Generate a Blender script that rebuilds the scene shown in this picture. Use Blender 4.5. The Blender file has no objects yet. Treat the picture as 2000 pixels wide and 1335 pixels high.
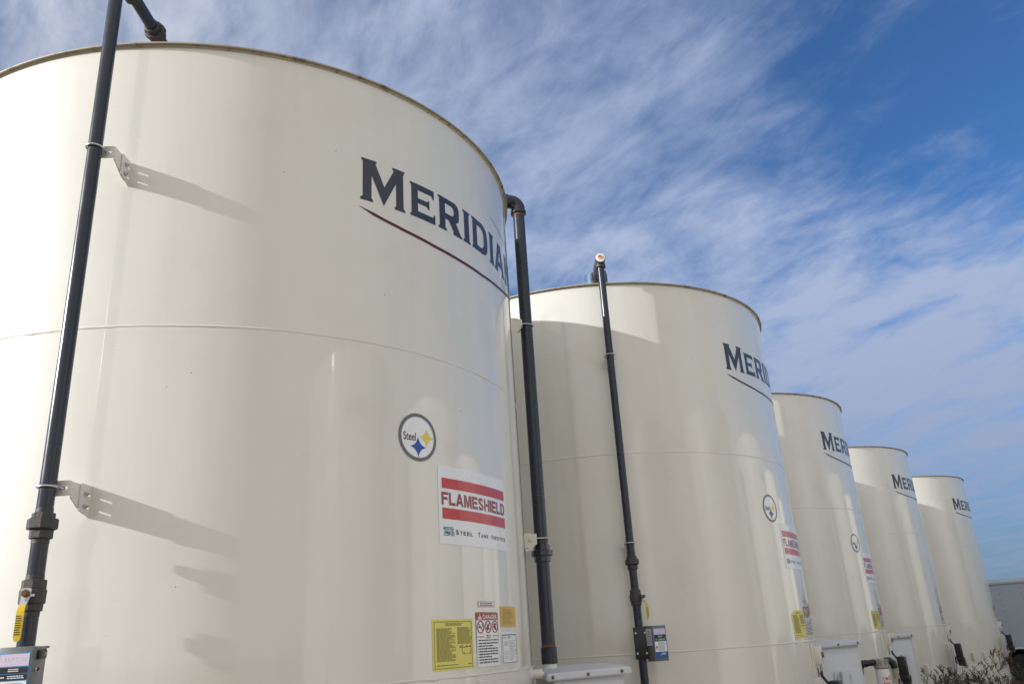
import bpy, bmesh, math, random
from mathutils import Vector, Matrix
PI = math.pi
rad = math.radians
random.seed(7)
S = bpy.context.scene
COL = S.collection

# ------------------------------------------------------------------ camera
CAMZ = 1.651
cam_d = bpy.data.cameras.new('camera')
cam_d.lens = 28.584
cam_d.sensor_width = 36
cam_d.clip_end = 20000
cam = bpy.data.objects.new('camera', cam_d)
COL.objects.link(cam)
_p, _r = 0.354428, -0.0628189
_f = Vector((0, math.cos(_p), math.sin(_p)))
_x = Vector((1, 0, 0))
_u = _x.cross(_f)
RX = _x * math.cos(_r) + _u * math.sin(_r)
UX = -_x * math.sin(_r) + _u * math.cos(_r)
M3 = Matrix((RX, UX, -_f)).transposed()
cam.matrix_world = Matrix.Translation((0, 0, CAMZ)) @ M3.to_4x4()
S.camera = cam

# ------------------------------------------------------------------ light
SUN_AZ, SUN_EL = 201.7, 19.7
S.view_settings.view_transform = 'Standard'
S.view_settings.look = 'None'
S.view_settings.gamma = 1
S.view_settings.exposure = 0.06
SD = Vector((math.cos(rad(SUN_AZ)) * math.cos(rad(SUN_EL)), math.sin(rad(SUN_AZ)) * math.cos(rad(SUN_EL)), math.sin(rad(SUN_EL))))
sl = bpy.data.lights.new('sun', 'SUN')
sl.energy = 4.6
sl.angle = rad(0.5)
sl.color = (1, 1, 1)
so = bpy.data.objects.new('sun', sl)
so.rotation_euler = SD.to_track_quat('Z', 'Y').to_euler()
COL.objects.link(so)


def px_dir(x, y):
    """direction of a point of the sky"""
    v = RX * ((x - 1000) / 1587.995) - UX * ((y - 667.5) / 1587.995) + _f
    return v.normalized()


W = bpy.data.worlds.new('World')
S.world = W
W.use_nodes = True


class NT:
    def __init__(s, nt):
        s.nt = nt
        nt.nodes.clear()

    def n(s, t, ins=None, **kw):
        nd = s.nt.nodes.new(t)
        for k, v in kw.items():
            setattr(nd, k, v)
        for k, v in (ins or {}).items():
            if isinstance(v, bpy.types.NodeSocket):
                s.nt.links.new(v, nd.inputs[k])
            else:
                nd.inputs[k].default_value = v
        return nd

    def m(s, op, a, b=0.0, c=0.0, clamp=False):
        nd = s.n('ShaderNodeMath', {0: a, 1: b, 2: c}, operation=op)
        nd.use_clamp = clamp
        return nd.outputs[0]

    def vm(s, op, a, b=(0, 0, 0)):
        nd = s.n('ShaderNodeVectorMath', {0: a, 1: b}, operation=op)
        return nd.outputs['Value'] if op in ('DOT_PRODUCT', 'LENGTH') else nd.outputs[0]

    def mix(s, f, a, b, blend='MIX'):
        nd = s.n('ShaderNodeMix', data_type='RGBA', blend_type=blend)
        for k, v in ((0, f), (6, a), (7, b)):
            if isinstance(v, bpy.types.NodeSocket):
                s.nt.links.new(v, nd.inputs[k])
            else:
                nd.inputs[k].default_value = v if k == 0 or len(v) == 4 else (*v, 1)
        return nd.outputs[2]

    def ramp(s, f, lo, hi, a=0.0, b=1.0):
        nd = s.n('ShaderNodeMapRange', {0: f, 1: lo, 2: hi, 3: a, 4: b}, interpolation_type='SMOOTHSTEP')
        return nd.outputs[0]

    def noise(s, vec, scale, detail=3, rough=0.5, dist=0.0):
        nd = s.n('ShaderNodeTexNoise', {'Vector': vec, 'Scale': scale, 'Detail': detail, 'Roughness': rough, 'Distortion': dist})
        return nd.outputs['Fac']


w = NT(W.node_tree)
tc = w.n('ShaderNodeTexCoord').outputs['Generated']
sky = w.n('ShaderNodeTexSky', sky_type='NISHITA', sun_disc=False, sun_elevation=rad(SUN_EL), sun_rotation=rad(90 - SUN_AZ))
sky.air_density = 1.0
sky.dust_density = 0.3
sky.ozone_density = 3.0
SKYK = 0.09
base = w.vm('SCALE', sky.outputs[0])
base.node.inputs['Scale'].default_value = SKYK
nd = w.vm('NORMALIZE', tc)
sep = w.n('ShaderNodeSeparateXYZ', {0: nd})
# the clear sky away from the sun is deep blue, paler towards the horizon
base = w.mix(1.0, base, (0.64, 1.02, 1.42), 'MULTIPLY')
base = w.mix(w.ramp(sep.outputs[2], 0.30, 0.0, 0.0, 0.9), base, (0.135, 0.215, 0.345))
# thin high cloud: noise on a plane far above, streaked along one direction
zz = w.m('ADD', w.m('MAXIMUM', sep.outputs[2], 0.0), 0.16)
pl = w.n('ShaderNodeCombineXYZ', {0: w.m('DIVIDE', sep.outputs[0], zz), 1: w.m('DIVIDE', sep.outputs[1], zz), 2: 0.0}).outputs[0]
rot = w.n('ShaderNodeMapping', {'Vector': pl, 'Rotation': (0, 0, rad(55))}).outputs[0]
mp = w.n('ShaderNodeMapping', {'Vector': rot, 'Scale': (0.9, 1.4, 1)}).outputs[0]
mp2 = w.n('ShaderNodeMapping', {'Vector': rot, 'Scale': (0.75, 2.0, 1), 'Location': (3.1, 1.7, 0)}).outputs[0]
mp3 = w.n('ShaderNodeMapping', {'Vector': rot, 'Scale': (1.0, 1.9, 1), 'Rotation': (0, 0, rad(24)), 'Location': (1.3, 5.2, 0)}).outputs[0]
n1 = w.noise(mp, 1.6, 5, 0.5, 0.5)
n2 = w.noise(mp2, 2.6, 9, 0.60, 0.7)
n3 = w.noise(mp3, 6.0, 10, 0.66, 0.5)
cl = w.m('ADD', w.m('ADD', w.m('MULTIPLY', n1, 0.56), w.m('MULTIPLY', n2, 0.66)), w.m('MULTIPLY', n3, 0.50))
# where the cloud gathers and where it opens (direction, reach in degrees, weight)
GATHER = [(420, 30, 22, 0.08), (960, 330, 14, 0.09), (650, 150, 14, 0.04), (1290, 480, 15, 0.12), (1290, 140, 17, 0.08), (950, 90, 12, 0.03), (1560, 640, 12, 0.08), (1720, 600, 14, 0.08),
          (1920, 590, 15, 0.19), (1900, 820, 15, 0.12), (1130, 290, 9, -0.07),
          (1540, 400, 12, -0.15), (1660, 160, 8, 0.07), (1720, 260, 13, -0.15), (1910, 120, 17, -0.16), (1880, 310, 9, -0.07), (1960, 1060, 12, -0.10), (770, 60, 9, -0.08)]
acc = cl
for gx, gy, gr, gw in GATHER:
    d = w.vm('DOT_PRODUCT', nd, tuple(px_dir(gx, gy)))
    acc = w.m('ADD', acc, w.ramp(d, math.cos(rad(gr)), 1.0, 0.0, gw))
# lower down the veil breaks into small lumps
puff = w.noise(w.n('ShaderNodeMapping', {'Vector': rot, 'Scale': (1.0, 1.25, 1), 'Location': (7.7, 2.2, 0)}).outputs[0], 3.4, 8, 0.6, 0.4)
lum = w.m('MULTIPLY', w.m('SUBTRACT', puff, 0.5), w.ramp(sep.outputs[2], 0.10, 0.30, 0.0, 1.0))
acc = w.m('ADD', acc, w.m('MULTIPLY', lum, w.ramp(sep.outputs[2], 0.62, 0.36, 0.25, 1.5)))
# extra cloud added to the unseen sky behind the viewer, as fill light
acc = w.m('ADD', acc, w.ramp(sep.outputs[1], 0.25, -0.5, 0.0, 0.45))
dens = w.m('MULTIPLY', w.ramp(acc, 0.56, 1.30), 0.95)
sunf = w.vm('DOT_PRODUCT', nd, tuple(SD))
glow = w.ramp(sunf, -0.2, 1.0, 0.0, 1.0)
ccol = w.mix(w.ramp(sep.outputs[1], 0.35, -0.35, 0.0, 1.0), (0.43, 0.51, 0.70), (0.76, 0.75, 0.73))  # added cloud behind the viewer is whiter and brighter, lifting the shaded walls
ccol = w.mix(glow, ccol, (1.12, 1.08, 1.02))
low = w.ramp(sep.outputs[2], 0.0, 0.5, 1.0, 0.0)
low = w.m('MULTIPLY', low, w.ramp(sep.outputs[1], 0.0, 0.4, 0.0, 0.7))
ccol = w.mix(low, ccol, (0.20, 0.255, 0.40))
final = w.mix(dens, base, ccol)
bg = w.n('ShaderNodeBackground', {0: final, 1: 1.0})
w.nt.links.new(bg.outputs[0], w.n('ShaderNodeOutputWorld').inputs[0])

# ------------------------------------------------------------------ materials
MATS = {}


def mat(name, col, rough=0.5, metal=0.0, coat=0.0, spec=0.5, var=0.0, vscale=8.0, col2=None, lo=0.45, hi=0.7, bump=0.0, bscale=40.0):
    m = bpy.data.materials.new(name)
    m.use_nodes = True
    t = NT(m.node_tree)
    b = t.n('ShaderNodeBsdfPrincipled', {'Roughness': rough, 'Metallic': metal, 'Coat Weight': coat, 'Specular IOR Level': spec})
    b.inputs['Base Color'].default_value = (*col, 1)
    if var or col2 or bump:
        co = t.n('ShaderNodeTexCoord').outputs['Object']
    if col2:
        f = t.ramp(t.noise(co, vscale, 6, 0.6), lo, hi)
        c = t.mix(f, col, col2)
        t.nt.links.new(c, b.inputs['Base Color'])
    elif var:
        f = t.noise(co, vscale, 5, 0.6)
        c = t.mix(f, tuple(x * (1 - var) for x in col), tuple(min(1, x * (1 + var)) for x in col))
        t.nt.links.new(c, b.inputs['Base Color'])
        r2 = t.ramp(f, 0.3, 0.7, max(0.02, rough - 0.07), rough + 0.07)
        t.nt.links.new(r2, b.inputs['Roughness'])
    if bump:
        bp = t.n('ShaderNodeBump', {'Strength': bump, 'Distance': 0.01, 'Height': t.noise(co, bscale, 4, 0.6)})
        t.nt.links.new(bp.outputs[0], b.inputs['Normal'])
    t.nt.links.new(b.outputs[0], t.n('ShaderNodeOutputMaterial').inputs[0])
    MATS[name] = m
    return m


def tank_paint():
    m = bpy.data.materials.new('cream_paint')
    m.use_nodes = True
    t = NT(m.node_tree)
    co = t.n('ShaderNodeTexCoord').outputs['Object']
    info = t.n('ShaderNodeObjectInfo').outputs['Random']
    s = t.n('ShaderNodeSeparateXYZ', {0: co})
    ang = t.m('ARCTAN2', s.outputs[1], s.outputs[0])
    off = t.m('MULTIPLY', info, 37.0)
    streak = t.n('ShaderNodeCombineXYZ', {0: t.m('ADD', t.m('MULTIPLY', ang, 9.0), off), 1: t.m('MULTIPLY', s.outputs[2], 0.35), 2: off}).outputs[0]
    fine = t.n('ShaderNodeCombineXYZ', {0: t.m('ADD', t.m('MULTIPLY', ang, 70.0), off), 1: t.m('MULTIPLY', s.outputs[2], 1.1), 2: off}).outputs[0]
    c1 = (0.705, 0.695, 0.64)
    a = t.ramp(t.noise(streak, 1.0, 4, 0.6), 0.35, 0.75, 0.0, 0.55)
    c = t.mix(a, c1, (0.655, 0.63, 0.56))
    a2 = t.ramp(t.noise(fine, 1.0, 4, 0.7), 0.60, 0.78, 0.0, 0.5)
    # thin runs of dirty water below the seams and the roof edge
    run = t.n('ShaderNodeCombineXYZ', {0: t.m('ADD', t.m('MULTIPLY', ang, 130.0), off), 1: t.m('MULTIPLY', s.outputs[2], 0.5), 2: off}).outputs[0]
    rn = t.ramp(t.noise(run, 1.0, 3, 0.6), 0.66, 0.80, 0.0, 0.5)
    gate = t.ramp(t.noise(streak, 0.7, 2, 0.5), 0.50, 0.62)
    below = t.m('MAXIMUM', t.ramp(s.outputs[2], 3.06, 1.7, 0.9, 0.25), t.ramp(s.outputs[2], 4.57, 3.9, 0.7, 0.0))
    c = t.mix(t.m('MULTIPLY', t.m('MULTIPLY', rn, gate), below), c, (0.52, 0.47, 0.37))
    # cloudy dust film and scuffs
    du = t.ramp(t.noise(co, 2.2, 6, 0.65), 0.48, 0.75, 0.0, 0.35)
    c = t.mix(du, c, (0.63, 0.595, 0.515))
    sc = t.ramp(t.noise(t.n('ShaderNodeMapping', {'Vector': co, 'Rotation': (0.4, 0.7, 0.2), 'Scale': (3, 3, 22)}).outputs[0], 2.0, 5, 0.6), 0.69, 0.74, 0.0, 0.30)
    c = t.mix(sc, c, (0.56, 0.52, 0.45))
    hgt = t.ramp(s.outputs[2], 0.2, 3.3, 1.0, 0.25)
    c = t.mix(t.m('MULTIPLY', a2, hgt), c, (0.60, 0.55, 0.46))
    # small chips and specks
    vo = t.n('ShaderNodeTexVoronoi', {'Vector': co, 'Scale': 9.0, 'Randomness': 1.0})
    pick = t.m('GREATER_THAN', t.n('ShaderNodeSeparateColor', {0: vo.outputs['Color']}).outputs[0], 0.80)
    spk = t.m('MULTIPLY', t.ramp(vo.outputs['Distance'], 0.018, 0.045, 1.0, 0.0), pick)
    c = t.mix(t.m('MULTIPLY', spk, 0.75), c, (0.2, 0.17, 0.13))
    b = t.n('ShaderNodeBsdfPrincipled', {'Base Color': c, 'Roughness': 0.4, 'Coat Weight': 1.0, 'Coat Roughness': 0.045})
    r = t.ramp(t.noise(co, 3.0, 4, 0.6), 0.3, 0.7, 0.34, 0.48)
    t.nt.links.new(r, b.inputs['Roughness'])
    h = t.m('ADD', t.m('MULTIPLY', t.noise(co, 1.3, 2, 0.4), 1.0), t.m('MULTIPLY', t.noise(co, 60.0, 2, 0.5), 0.012))
    bp = t.n('ShaderNodeBump', {'Strength': 0.03, 'Distance': 0.02, 'Height': h})
    t.nt.links.new(bp.outputs[0], b.inputs['Normal'])
    t.nt.links.new(bp.outputs[0], b.inputs['Coat Normal'])
    t.nt.links.new(b.outputs[0], t.n('ShaderNodeOutputMaterial').inputs[0])
    MATS['cream_paint'] = m


tank_paint()
mat('cream_trim', (0.70, 0.675, 0.62), 0.38, coat=0.4, var=0.05, vscale=20)
mat('rusty_cream', (0.68, 0.64, 0.56), 0.5, col2=(0.26, 0.14, 0.06), vscale=16, lo=0.60, hi=0.72)
mat('rim_paint', (0.42, 0.37, 0.28), 0.55, col2=(0.10, 0.075, 0.05), vscale=16, lo=0.5, hi=0.75)
mat('slate_pipe', (0.019, 0.026, 0.041), 0.25, spec=0.4, coat=0.1, var=0.10, vscale=5)
mat('iron', (0.042, 0.042, 0.046), 0.55, col2=(0.13, 0.05, 0.02), vscale=30, lo=0.56, hi=0.72, bump=0.25, bscale=90)
mat('old_iron', (0.055, 0.05, 0.045), 0.6, col2=(0.12, 0.06, 0.03), vscale=22, lo=0.52, hi=0.72, bump=0.3, bscale=90)
mat('rust', (0.19, 0.075, 0.03), 0.8, var=0.4, vscale=60)
mat('zinc', (0.55, 0.57, 0.6), 0.32, metal=0.9, var=0.15, vscale=60)
mat('brass', (0.20, 0.12, 0.06), 0.45, metal=0.7, var=0.3, vscale=80)
mat('yellow_vinyl', (0.72, 0.50, 0.02), 0.35, var=0.08, vscale=30)
mat('white_enamel', (0.60, 0.625, 0.68), 0.35, var=0.04, vscale=6, bump=0.03, bscale=60)
mat('stained_enamel', (0.50, 0.52, 0.57), 0.45, col2=(0.30, 0.22, 0.16), vscale=9, lo=0.60, hi=0.80)
mat('white_plastic', (0.74, 0.73, 0.70), 0.4, var=0.05)
mat('navy_vinyl', (0.020, 0.026, 0.045), 0.35, coat=0.2)
mat('faded_navy', (0.10, 0.11, 0.13), 0.5)
mat('maroon_vinyl', (0.085, 0.006, 0.010), 0.35)
mat('white_vinyl', (0.79, 0.80, 0.84), 0.3, coat=0.2, var=0.03, vscale=5)
mat('grey_vinyl', (0.13, 0.135, 0.15), 0.35)
mat('black_ink', (0.012, 0.012, 0.014), 0.45)
mat('grey_ink', (0.26, 0.27, 0.30), 0.5)
mat('olive_ink', (0.20, 0.18, 0.05), 0.5)
mat('blue_vinyl', (0.010, 0.075, 0.36), 0.35)
mat('star_yellow', (0.75, 0.62, 0.08), 0.35)
mat('red_vinyl', (0.50, 0.014, 0.018), 0.3, coat=0.3)
mat('dark_red_vinyl', (0.24, 0.018, 0.02), 0.3, coat=0.4)
mat('sign_red', (0.38, 0.04, 0.03), 0.4)
mat('teal_ink', (0.02, 0.15, 0.24), 0.4)
mat('yellow_paper', (0.72, 0.66, 0.16), 0.5, var=0.04, vscale=4)
mat('orange_paper', (0.66, 0.42, 0.10), 0.5, var=0.04)
mat('pink_panel', (0.62, 0.52, 0.66), 0.45)
mat('pale_ink', (0.70, 0.70, 0.74), 0.45)
mat('sky_blue', (0.05, 0.30, 0.62), 0.4)
mat('box_grey', (0.13, 0.145, 0.15), 0.42, var=0.06, vscale=15, coat=0.1)
mat('black_steel', (0.012, 0.013, 0.014), 0.45, var=0.2)
mat('black_plastic', (0.010, 0.010, 0.011), 0.5, bump=0.05)
mat('red_lens', (0.12, 0.006, 0.006), 0.15, coat=0.6)
mat('orange_plastic', (0.75, 0.14, 0.02), 0.4)
mat('motor_blue', (0.045, 0.11, 0.20), 0.45, col2=(0.25, 0.24, 0.20), vscale=14, lo=0.55, hi=0.68)
mat('trailer_skin', (0.35, 0.395, 0.46), 0.4, var=0.05, vscale=0.7, bump=0.03, bscale=2)
mat('trailer_rail', (0.45, 0.49, 0.55), 0.4, metal=0.3)
mat('rubber', (0.02, 0.02, 0.02), 0.8)
mat('twig', (0.10, 0.078, 0.05), 0.8, var=0.4, vscale=20)
mat('sage_leaf', (0.085, 0.08, 0.043), 0.7, col2=(0.14, 0.10, 0.055), vscale=7, lo=0.42, hi=0.6)
mat('dirt', (0.195, 0.145, 0.09), 0.95, col2=(0.14, 0.105, 0.065), vscale=0.8, lo=0.4, hi=0.7, bump=0.6, bscale=14)
mat('dry_grass', (0.22, 0.17, 0.09), 0.9, var=0.3, vscale=3)


# ------------------------------------------------------------------ mesh helpers
class MB:
    def __init__(s):
        s.v, s.f, s.mi, s.m = [], [], [], []
        s.cur = 0

    def use(s, name):
        if name not in s.m:
            s.m.append(name)
        s.cur = s.m.index(name)
        return s

    def add(s, vs, fs):
        o = len(s.v)
        s.v += [tuple(v) for v in vs]
        for f in fs:
            s.f.append([i + o for i in f])
            s.mi.append(s.cur)

    def bm(s, bm):
        bm.verts.index_update()
        s.add([v.co for v in bm.verts], [[v.index for v in f.verts] for f in bm.faces])
        bm.free()

    def box(s, c, size, rot=None, bevel=0.0):
        b = bmesh.new()
        bmesh.ops.create_cube(b, size=1)
        for v in b.verts:
            v.co = Vector((v.co.x * size[0], v.co.y * size[1], v.co.z * size[2]))
        if bevel:
            bmesh.ops.bevel(b, geom=b.edges[:], offset=bevel, segments=2, affect='EDGES', profile=0.5)
        R = rot.to_4x4() if rot else Matrix()
        bmesh.ops.transform(b, matrix=Matrix.Translation(c) @ R, verts=b.verts)
        s.bm(b)
        return s

    def tube(s, pts, r, n=24, caps=True):
        pts = [Vector(p) for p in pts]
        rs = r if isinstance(r, (list, tuple)) else [r] * len(pts)
        up = None
        vs, fs = [], []
        for i, p in enumerate(pts):
            a = pts[min(i + 1, len(pts) - 1)] - pts[max(i - 1, 0)]
            a.normalize()
            if up is None:
                up = a.orthogonal().normalized()
            up = (up - a * up.dot(a)).normalized()
            sd = a.cross(up)
            for k in range(n):
                t = 2 * PI * k / n
                vs.append(p + (up * math.cos(t) + sd * math.sin(t)) * rs[i])
        for i in range(len(pts) - 1):
            for k in range(n):
                fs.append([i * n + k, i * n + (k + 1) % n, (i + 1) * n + (k + 1) % n, (i + 1) * n + k])
        if caps:
            fs.append(list(range(n))[::-1])
            fs.append([(len(pts) - 1) * n + k for k in range(n)])
        s.add(vs, fs)
        return s

    def lathe(s, prof, n=48, o=(0, 0, 0), axis='Z', close=False):
        vs, fs = [], []
        m = {'Z': Matrix(), 'Y': Matrix.Rotation(-PI / 2, 4, 'X'), 'X': Matrix.Rotation(PI / 2, 4, 'Y')}[axis]
        for r, z in prof:
            for k in range(n):
                t = 2 * PI * (k + 0.5) / n
                vs.append(m @ Vector((r * math.cos(t), r * math.sin(t), z)) + Vector(o))
        q = len(prof)
        for i in range(q if close else q - 1):
            j = (i + 1) % q
            for k in range(n):
                fs.append([i * n + k, i * n + (k + 1) % n, j * n + (k + 1) % n, j * n + k])
        if not close:
            fs.append(list(range(n))[::-1])
            fs.append([(q - 1) * n + k for k in range(n)])
        s.add(vs, fs)
        return s

    def hexnut(s, o, r, h, axis='Z', n=6, ch=0.12, spin=0.0):
        return s.lathe([(r * (1 - ch), -h / 2), (r, -h / 2 + h * 0.14), (r, h / 2 - h * 0.14), (r * (1 - ch), h / 2)], n, o, axis)

    def build(s, name, m=None, parent=None, smooth=35, loc=None, rotz=None):
        me = bpy.data.meshes.new(name)
        me.from_pydata(s.v, [], s.f)
        names = s.m if s.m else [m]
        for x in names:
            me.materials.append(MATS[x])
        if s.m:
            me.polygons.foreach_set('material_index', s.mi)
        b = bmesh.new()
        b.from_mesh(me)
        bmesh.ops.recalc_face_normals(b, faces=b.faces)
        b.to_mesh(me)
        b.free()
        if smooth:
            me.polygons.foreach_set('use_smooth', [True] * len(me.polygons))
            me.set_sharp_from_angle(angle=rad(smooth))
        me.update()
        o = bpy.data.objects.new(name, me)
        COL.objects.link(o)
        if parent:
            o.parent = parent
        if loc:
            o.location = loc
        if rotz is not None:
            o.rotation_euler = (0, 0, rotz)
        return o


def thing(name, label, cat, loc=(0, 0, 0), rotz=0.0, group=None):
    o = bpy.data.objects.new(name, None)
    COL.objects.link(o)
    o.empty_display_size = 0.2
    o.location = loc
    o.rotation_euler = (0, 0, rotz)
    o['label'] = label
    o['category'] = cat
    if group:
        o['group'] = group
    return o


def copy_tree(o, parent=None):
    c = o.copy()
    COL.objects.link(c)
    c.parent = parent
    for ch in list(o.children):
        copy_tree(ch, c)
    return c


def flat_mesh(loops, extrude=0.0, bold=0.0):
    """closed 2D outlines (holes allowed) -> bmesh in the XY plane"""
    cu = bpy.data.curves.new('outline', 'CURVE')
    cu.dimensions = '2D'
    cu.fill_mode = 'BOTH'
    cu.extrude = extrude
    cu.offset = bold
    for lp in loops:
        sp = cu.splines.new('POLY')
        sp.points.add(len(lp) - 1)
        for p, q in zip(sp.points, lp):
            p.co = (q[0], q[1], 0, 1)
        sp.use_cyclic_u = True
    o = bpy.data.objects.new('outline', cu)
    me = bpy.data.meshes.new_from_object(o)
    b = bmesh.new()
    b.from_mesh(me)
    bpy.data.objects.remove(o)
    bpy.data.curves.remove(cu)
    bpy.data.meshes.remove(me)
    bmesh.ops.remove_doubles(b, verts=b.verts, dist=1e-5)
    return b


def text_mesh(body, x0, x1, y0, y1, bold=0.0, res=3, track=1.0):
    """lettering fitted into a rectangle"""
    cu = bpy.data.curves.new('lettering', 'FONT')
    cu.body = body
    cu.offset = bold
    cu.resolution_u = res
    cu.space_character = track
    cu.dimensions = '2D'
    cu.fill_mode = 'BOTH'
    o = bpy.data.objects.new('lettering', cu)
    me = bpy.data.meshes.new_from_object(o)
    b = bmesh.new()
    b.from_mesh(me)
    bpy.data.objects.remove(o)
    bpy.data.curves.remove(cu)
    bpy.data.meshes.remove(me)
    xs = [v.co.x for v in b.verts]
    ys = [v.co.y for v in b.verts]
    a, c, e, g = min(xs), max(xs), min(ys), max(ys)
    for v in b.verts:
        v.co = Vector((x0 + (v.co.x - a) / (c - a) * (x1 - x0), y0 + (v.co.y - e) / (g - e) * (y1 - y0), 0))
    return b


def rect(x0, y0, x1, y1):
    return [(x0, y0), (x1, y0), (x1, y1), (x0, y1)]


def ellipse(cx, cy, rx, ry, n=40):
    return [(cx + rx * math.cos(2 * PI * k / n), cy + ry * math.sin(2 * PI * k / n)) for k in range(n)]


def bar(x0, y0, x1, y1, t):
    d = Vector((x1 - x0, y1 - y0)).normalized() * t / 2
    return [(x0 - d.y, y0 + d.x), (x0 + d.y, y0 - d.x), (x1 + d.y, y1 - d.x), (x1 - d.y, y1 + d.x)]


RT = 1.83          # tank radius
RISER_GAP = [0.177, 0.158, 0.158]   # wall to pipe axis
ARC = RT * PI / 180
SEAM1, SEAM2, TOP = 1.524, 3.0545, 4.568


def wrap(b, off, step=0.05):
    """bend a flat sheet (x = arc length from local angle 0, y = height) onto the tank wall"""
    xs = [v.co.x for v in b.verts]
    x = math.floor(min(xs) / step) * step + step
    while x < max(xs):
        bmesh.ops.bisect_plane(b, geom=b.verts[:] + b.edges[:] + b.faces[:], plane_co=(x, 0, 0), plane_no=(1, 0, 0), dist=1e-5)
        x += step
    r = RT + off
    for v in b.verts:
        t = v.co.x / RT
        v.co = Vector((r * math.cos(t), r * math.sin(t), v.co.y))
    return b


def decal(name, parent, m, off, loops=None, bms=None):
    mb = MB()
    if loops:
        mb.bm(wrap(flat_mesh(loops), off))
    for b in bms or []:
        mb.bm(wrap(b, off))
    o = mb.build(name, m, parent, smooth=0)
    for p in o.data.polygons:      # face outwards
        c = p.center
        if p.normal.x * c.x + p.normal.y * c.y < 0:
            p.flip()
    return o


def lines_of_text(x0, x1, y0, y1, n, seed, short=0.25, fill=0.55, words=True):
    """rows of dark dashes the way unreadably small print looks"""
    rr = random.Random(seed)
    out = []
    dy = (y1 - y0) / n
    for k in range(n):
        y = y1 - (k + 0.5) * dy
        xe = x1 - (rr.random() * (x1 - x0) * short if rr.random() < 0.6 else 0)
        x = x0
        while x < xe - 1e-4:
            ln = (x1 - x0) * rr.uniform(0.08, 0.2) if words else (x1 - x0)
            x2 = min(xe, x + ln)
            out.append(rect(x, y - dy * fill / 2, x2, y + dy * fill / 2))
            x = x2 + (x1 - x0) * 0.022
    return out


# ------------------------------------------------------------------ the ground
def ground():
    mb = MB()
    vs, fs = [], []
    N = 60
    rng = [0.0] + [0.8 * 1.155 ** k for k in range(62)]
    n = 72
    vs.append((0, 0, 0))
    for r in rng[1:]:
        for k in range(n):
            a = 2 * PI * k / n
            x, y = r * math.cos(a), r * math.sin(a)
            z = 0.02 * math.sin(x * 0.9 + 1.3) * math.cos(y * 0.7) if r < 60 else 0.0
            vs.append((x, y, z - 0.02))
    for k in range(n):
        fs.append([0, 1 + k, 1 + (k + 1) % n])
    for i in range(len(rng) - 2):
        for k in range(n):
            fs.append([1 + i * n + k, 1 + i * n + (k + 1) % n, 1 + (i + 1) * n + (k + 1) % n, 1 + (i + 1) * n + k])
    mb.add(vs, fs)
    o = mb.build('ground', 'dirt')
    o['kind'] = 'structure'


ground()

# ------------------------------------------------------------------ storage tank
CAPH = {
    'M': (1.04, [[(0, 0), (.27, 0), (.27, .04), (.235, .09), (.237, .63), (.503, -.01), (.784, .63), (.785, .09), (.75, .04), (.75, 0), (1, 0), (1, .04), (.96, .09), (.957, .91), (.993, .96), (.993, 1), (.70, 1), (.70, .96), (.735, .92), (.518, .44), (.32, .93), (.345, .96), (.345, 1), (.015, 1), (.015, .96), (.05, .92), (.05, .09), (0, .05)]]),
    'E': (.86, [[(0, 0), (1, 0), (1, .28), (.95, .28), (.90, .19), (.30, .19), (.30, .43), (.66, .43), (.71, .37), (.76, .37), (.76, .63), (.71, .63), (.66, .58), (.30, .58), (.30, .82), (.86, .82), (.91, .74), (.96, .74), (.96, 1), (0, 1), (0, .95), (.055, .91), (.055, .09), (0, .05)]]),
    'R': (1.02, [[(0, 0), (.33, 0), (.33, .05), (.275, .09), (.275, .36), (.42, .36), (.62, .08), (.60, .05), (.60, 0), (1, 0), (1, .05), (.94, .08), (.72, .39), (.83, .45), (.87, .56), (.87, .82), (.82, .94), (.70, 1), (0, 1), (0, .95), (.05, .91), (.05, .09), (0, .05)],
                 [(.275, .54), (.55, .54), (.62, .58), (.645, .65), (.645, .74), (.61, .81), (.53, .84), (.275, .84)]]),
    'I': (.34, [[(0, 0), (1, 0), (1, .05), (.84, .09), (.84, .91), (1, .95), (1, 1), (0, 1), (0, .95), (.16, .91), (.16, .09), (0, .05)]]),
    'D': (1.0, [[(0, 0), (.62, 0), (.82, .06), (.93, .18), (.97, .36), (.97, .64), (.93, .82), (.82, .94), (.62, 1), (0, 1), (0, .95), (.05, .91), (.05, .09), (0, .05)],
                [(.29, .17), (.52, .17), (.65, .22), (.71, .33), (.72, .5), (.71, .67), (.65, .78), (.52, .83), (.29, .83)]]),
    'A': (1.06, [[(0, 0), (.30, 0), (.30, .05), (.25, .08), (.30, .22), (.66, .22), (.71, .08), (.66, .05), (.66, 0), (1, 0), (1, .05), (.94, .08), (.62, 1), (.36, 1), (.06, .08), (0, .05)],
                 [(.355, .38), (.61, .38), (.485, .78)]]),
    'N': (1.04, [[(0, 0), (.27, 0), (.27, .05), (.21, .09), (.21, .66), (.72, 0), (.94, 0), (.94, .91), (1, .95), (1, 1), (.70, 1), (.70, .95), (.76, .91), (.76, .40), (.30, 1), (0, 1), (0, .95), (.06, .91), (.06, .09), (0, .05)]]),
}
# letter: left angle, right angle, foot, top
WORD = [('M', -53.3, -44.75, 3.833, 4.083), ('E', -43.7, -37.95, 3.838, 4.046), ('R', -37.15, -30.5, 3.840, 4.048), ('I', -30.1, -27.75, 3.842, 4.05),
        ('D', -27.1, -20.6, 3.845, 4.052), ('I', -19.8, -17.5, 3.843, 4.05), ('A', -17.2, -10.2, 3.84, 4.048), ('N', -9.6, -2.9, 3.838, 4.045)]


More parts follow.
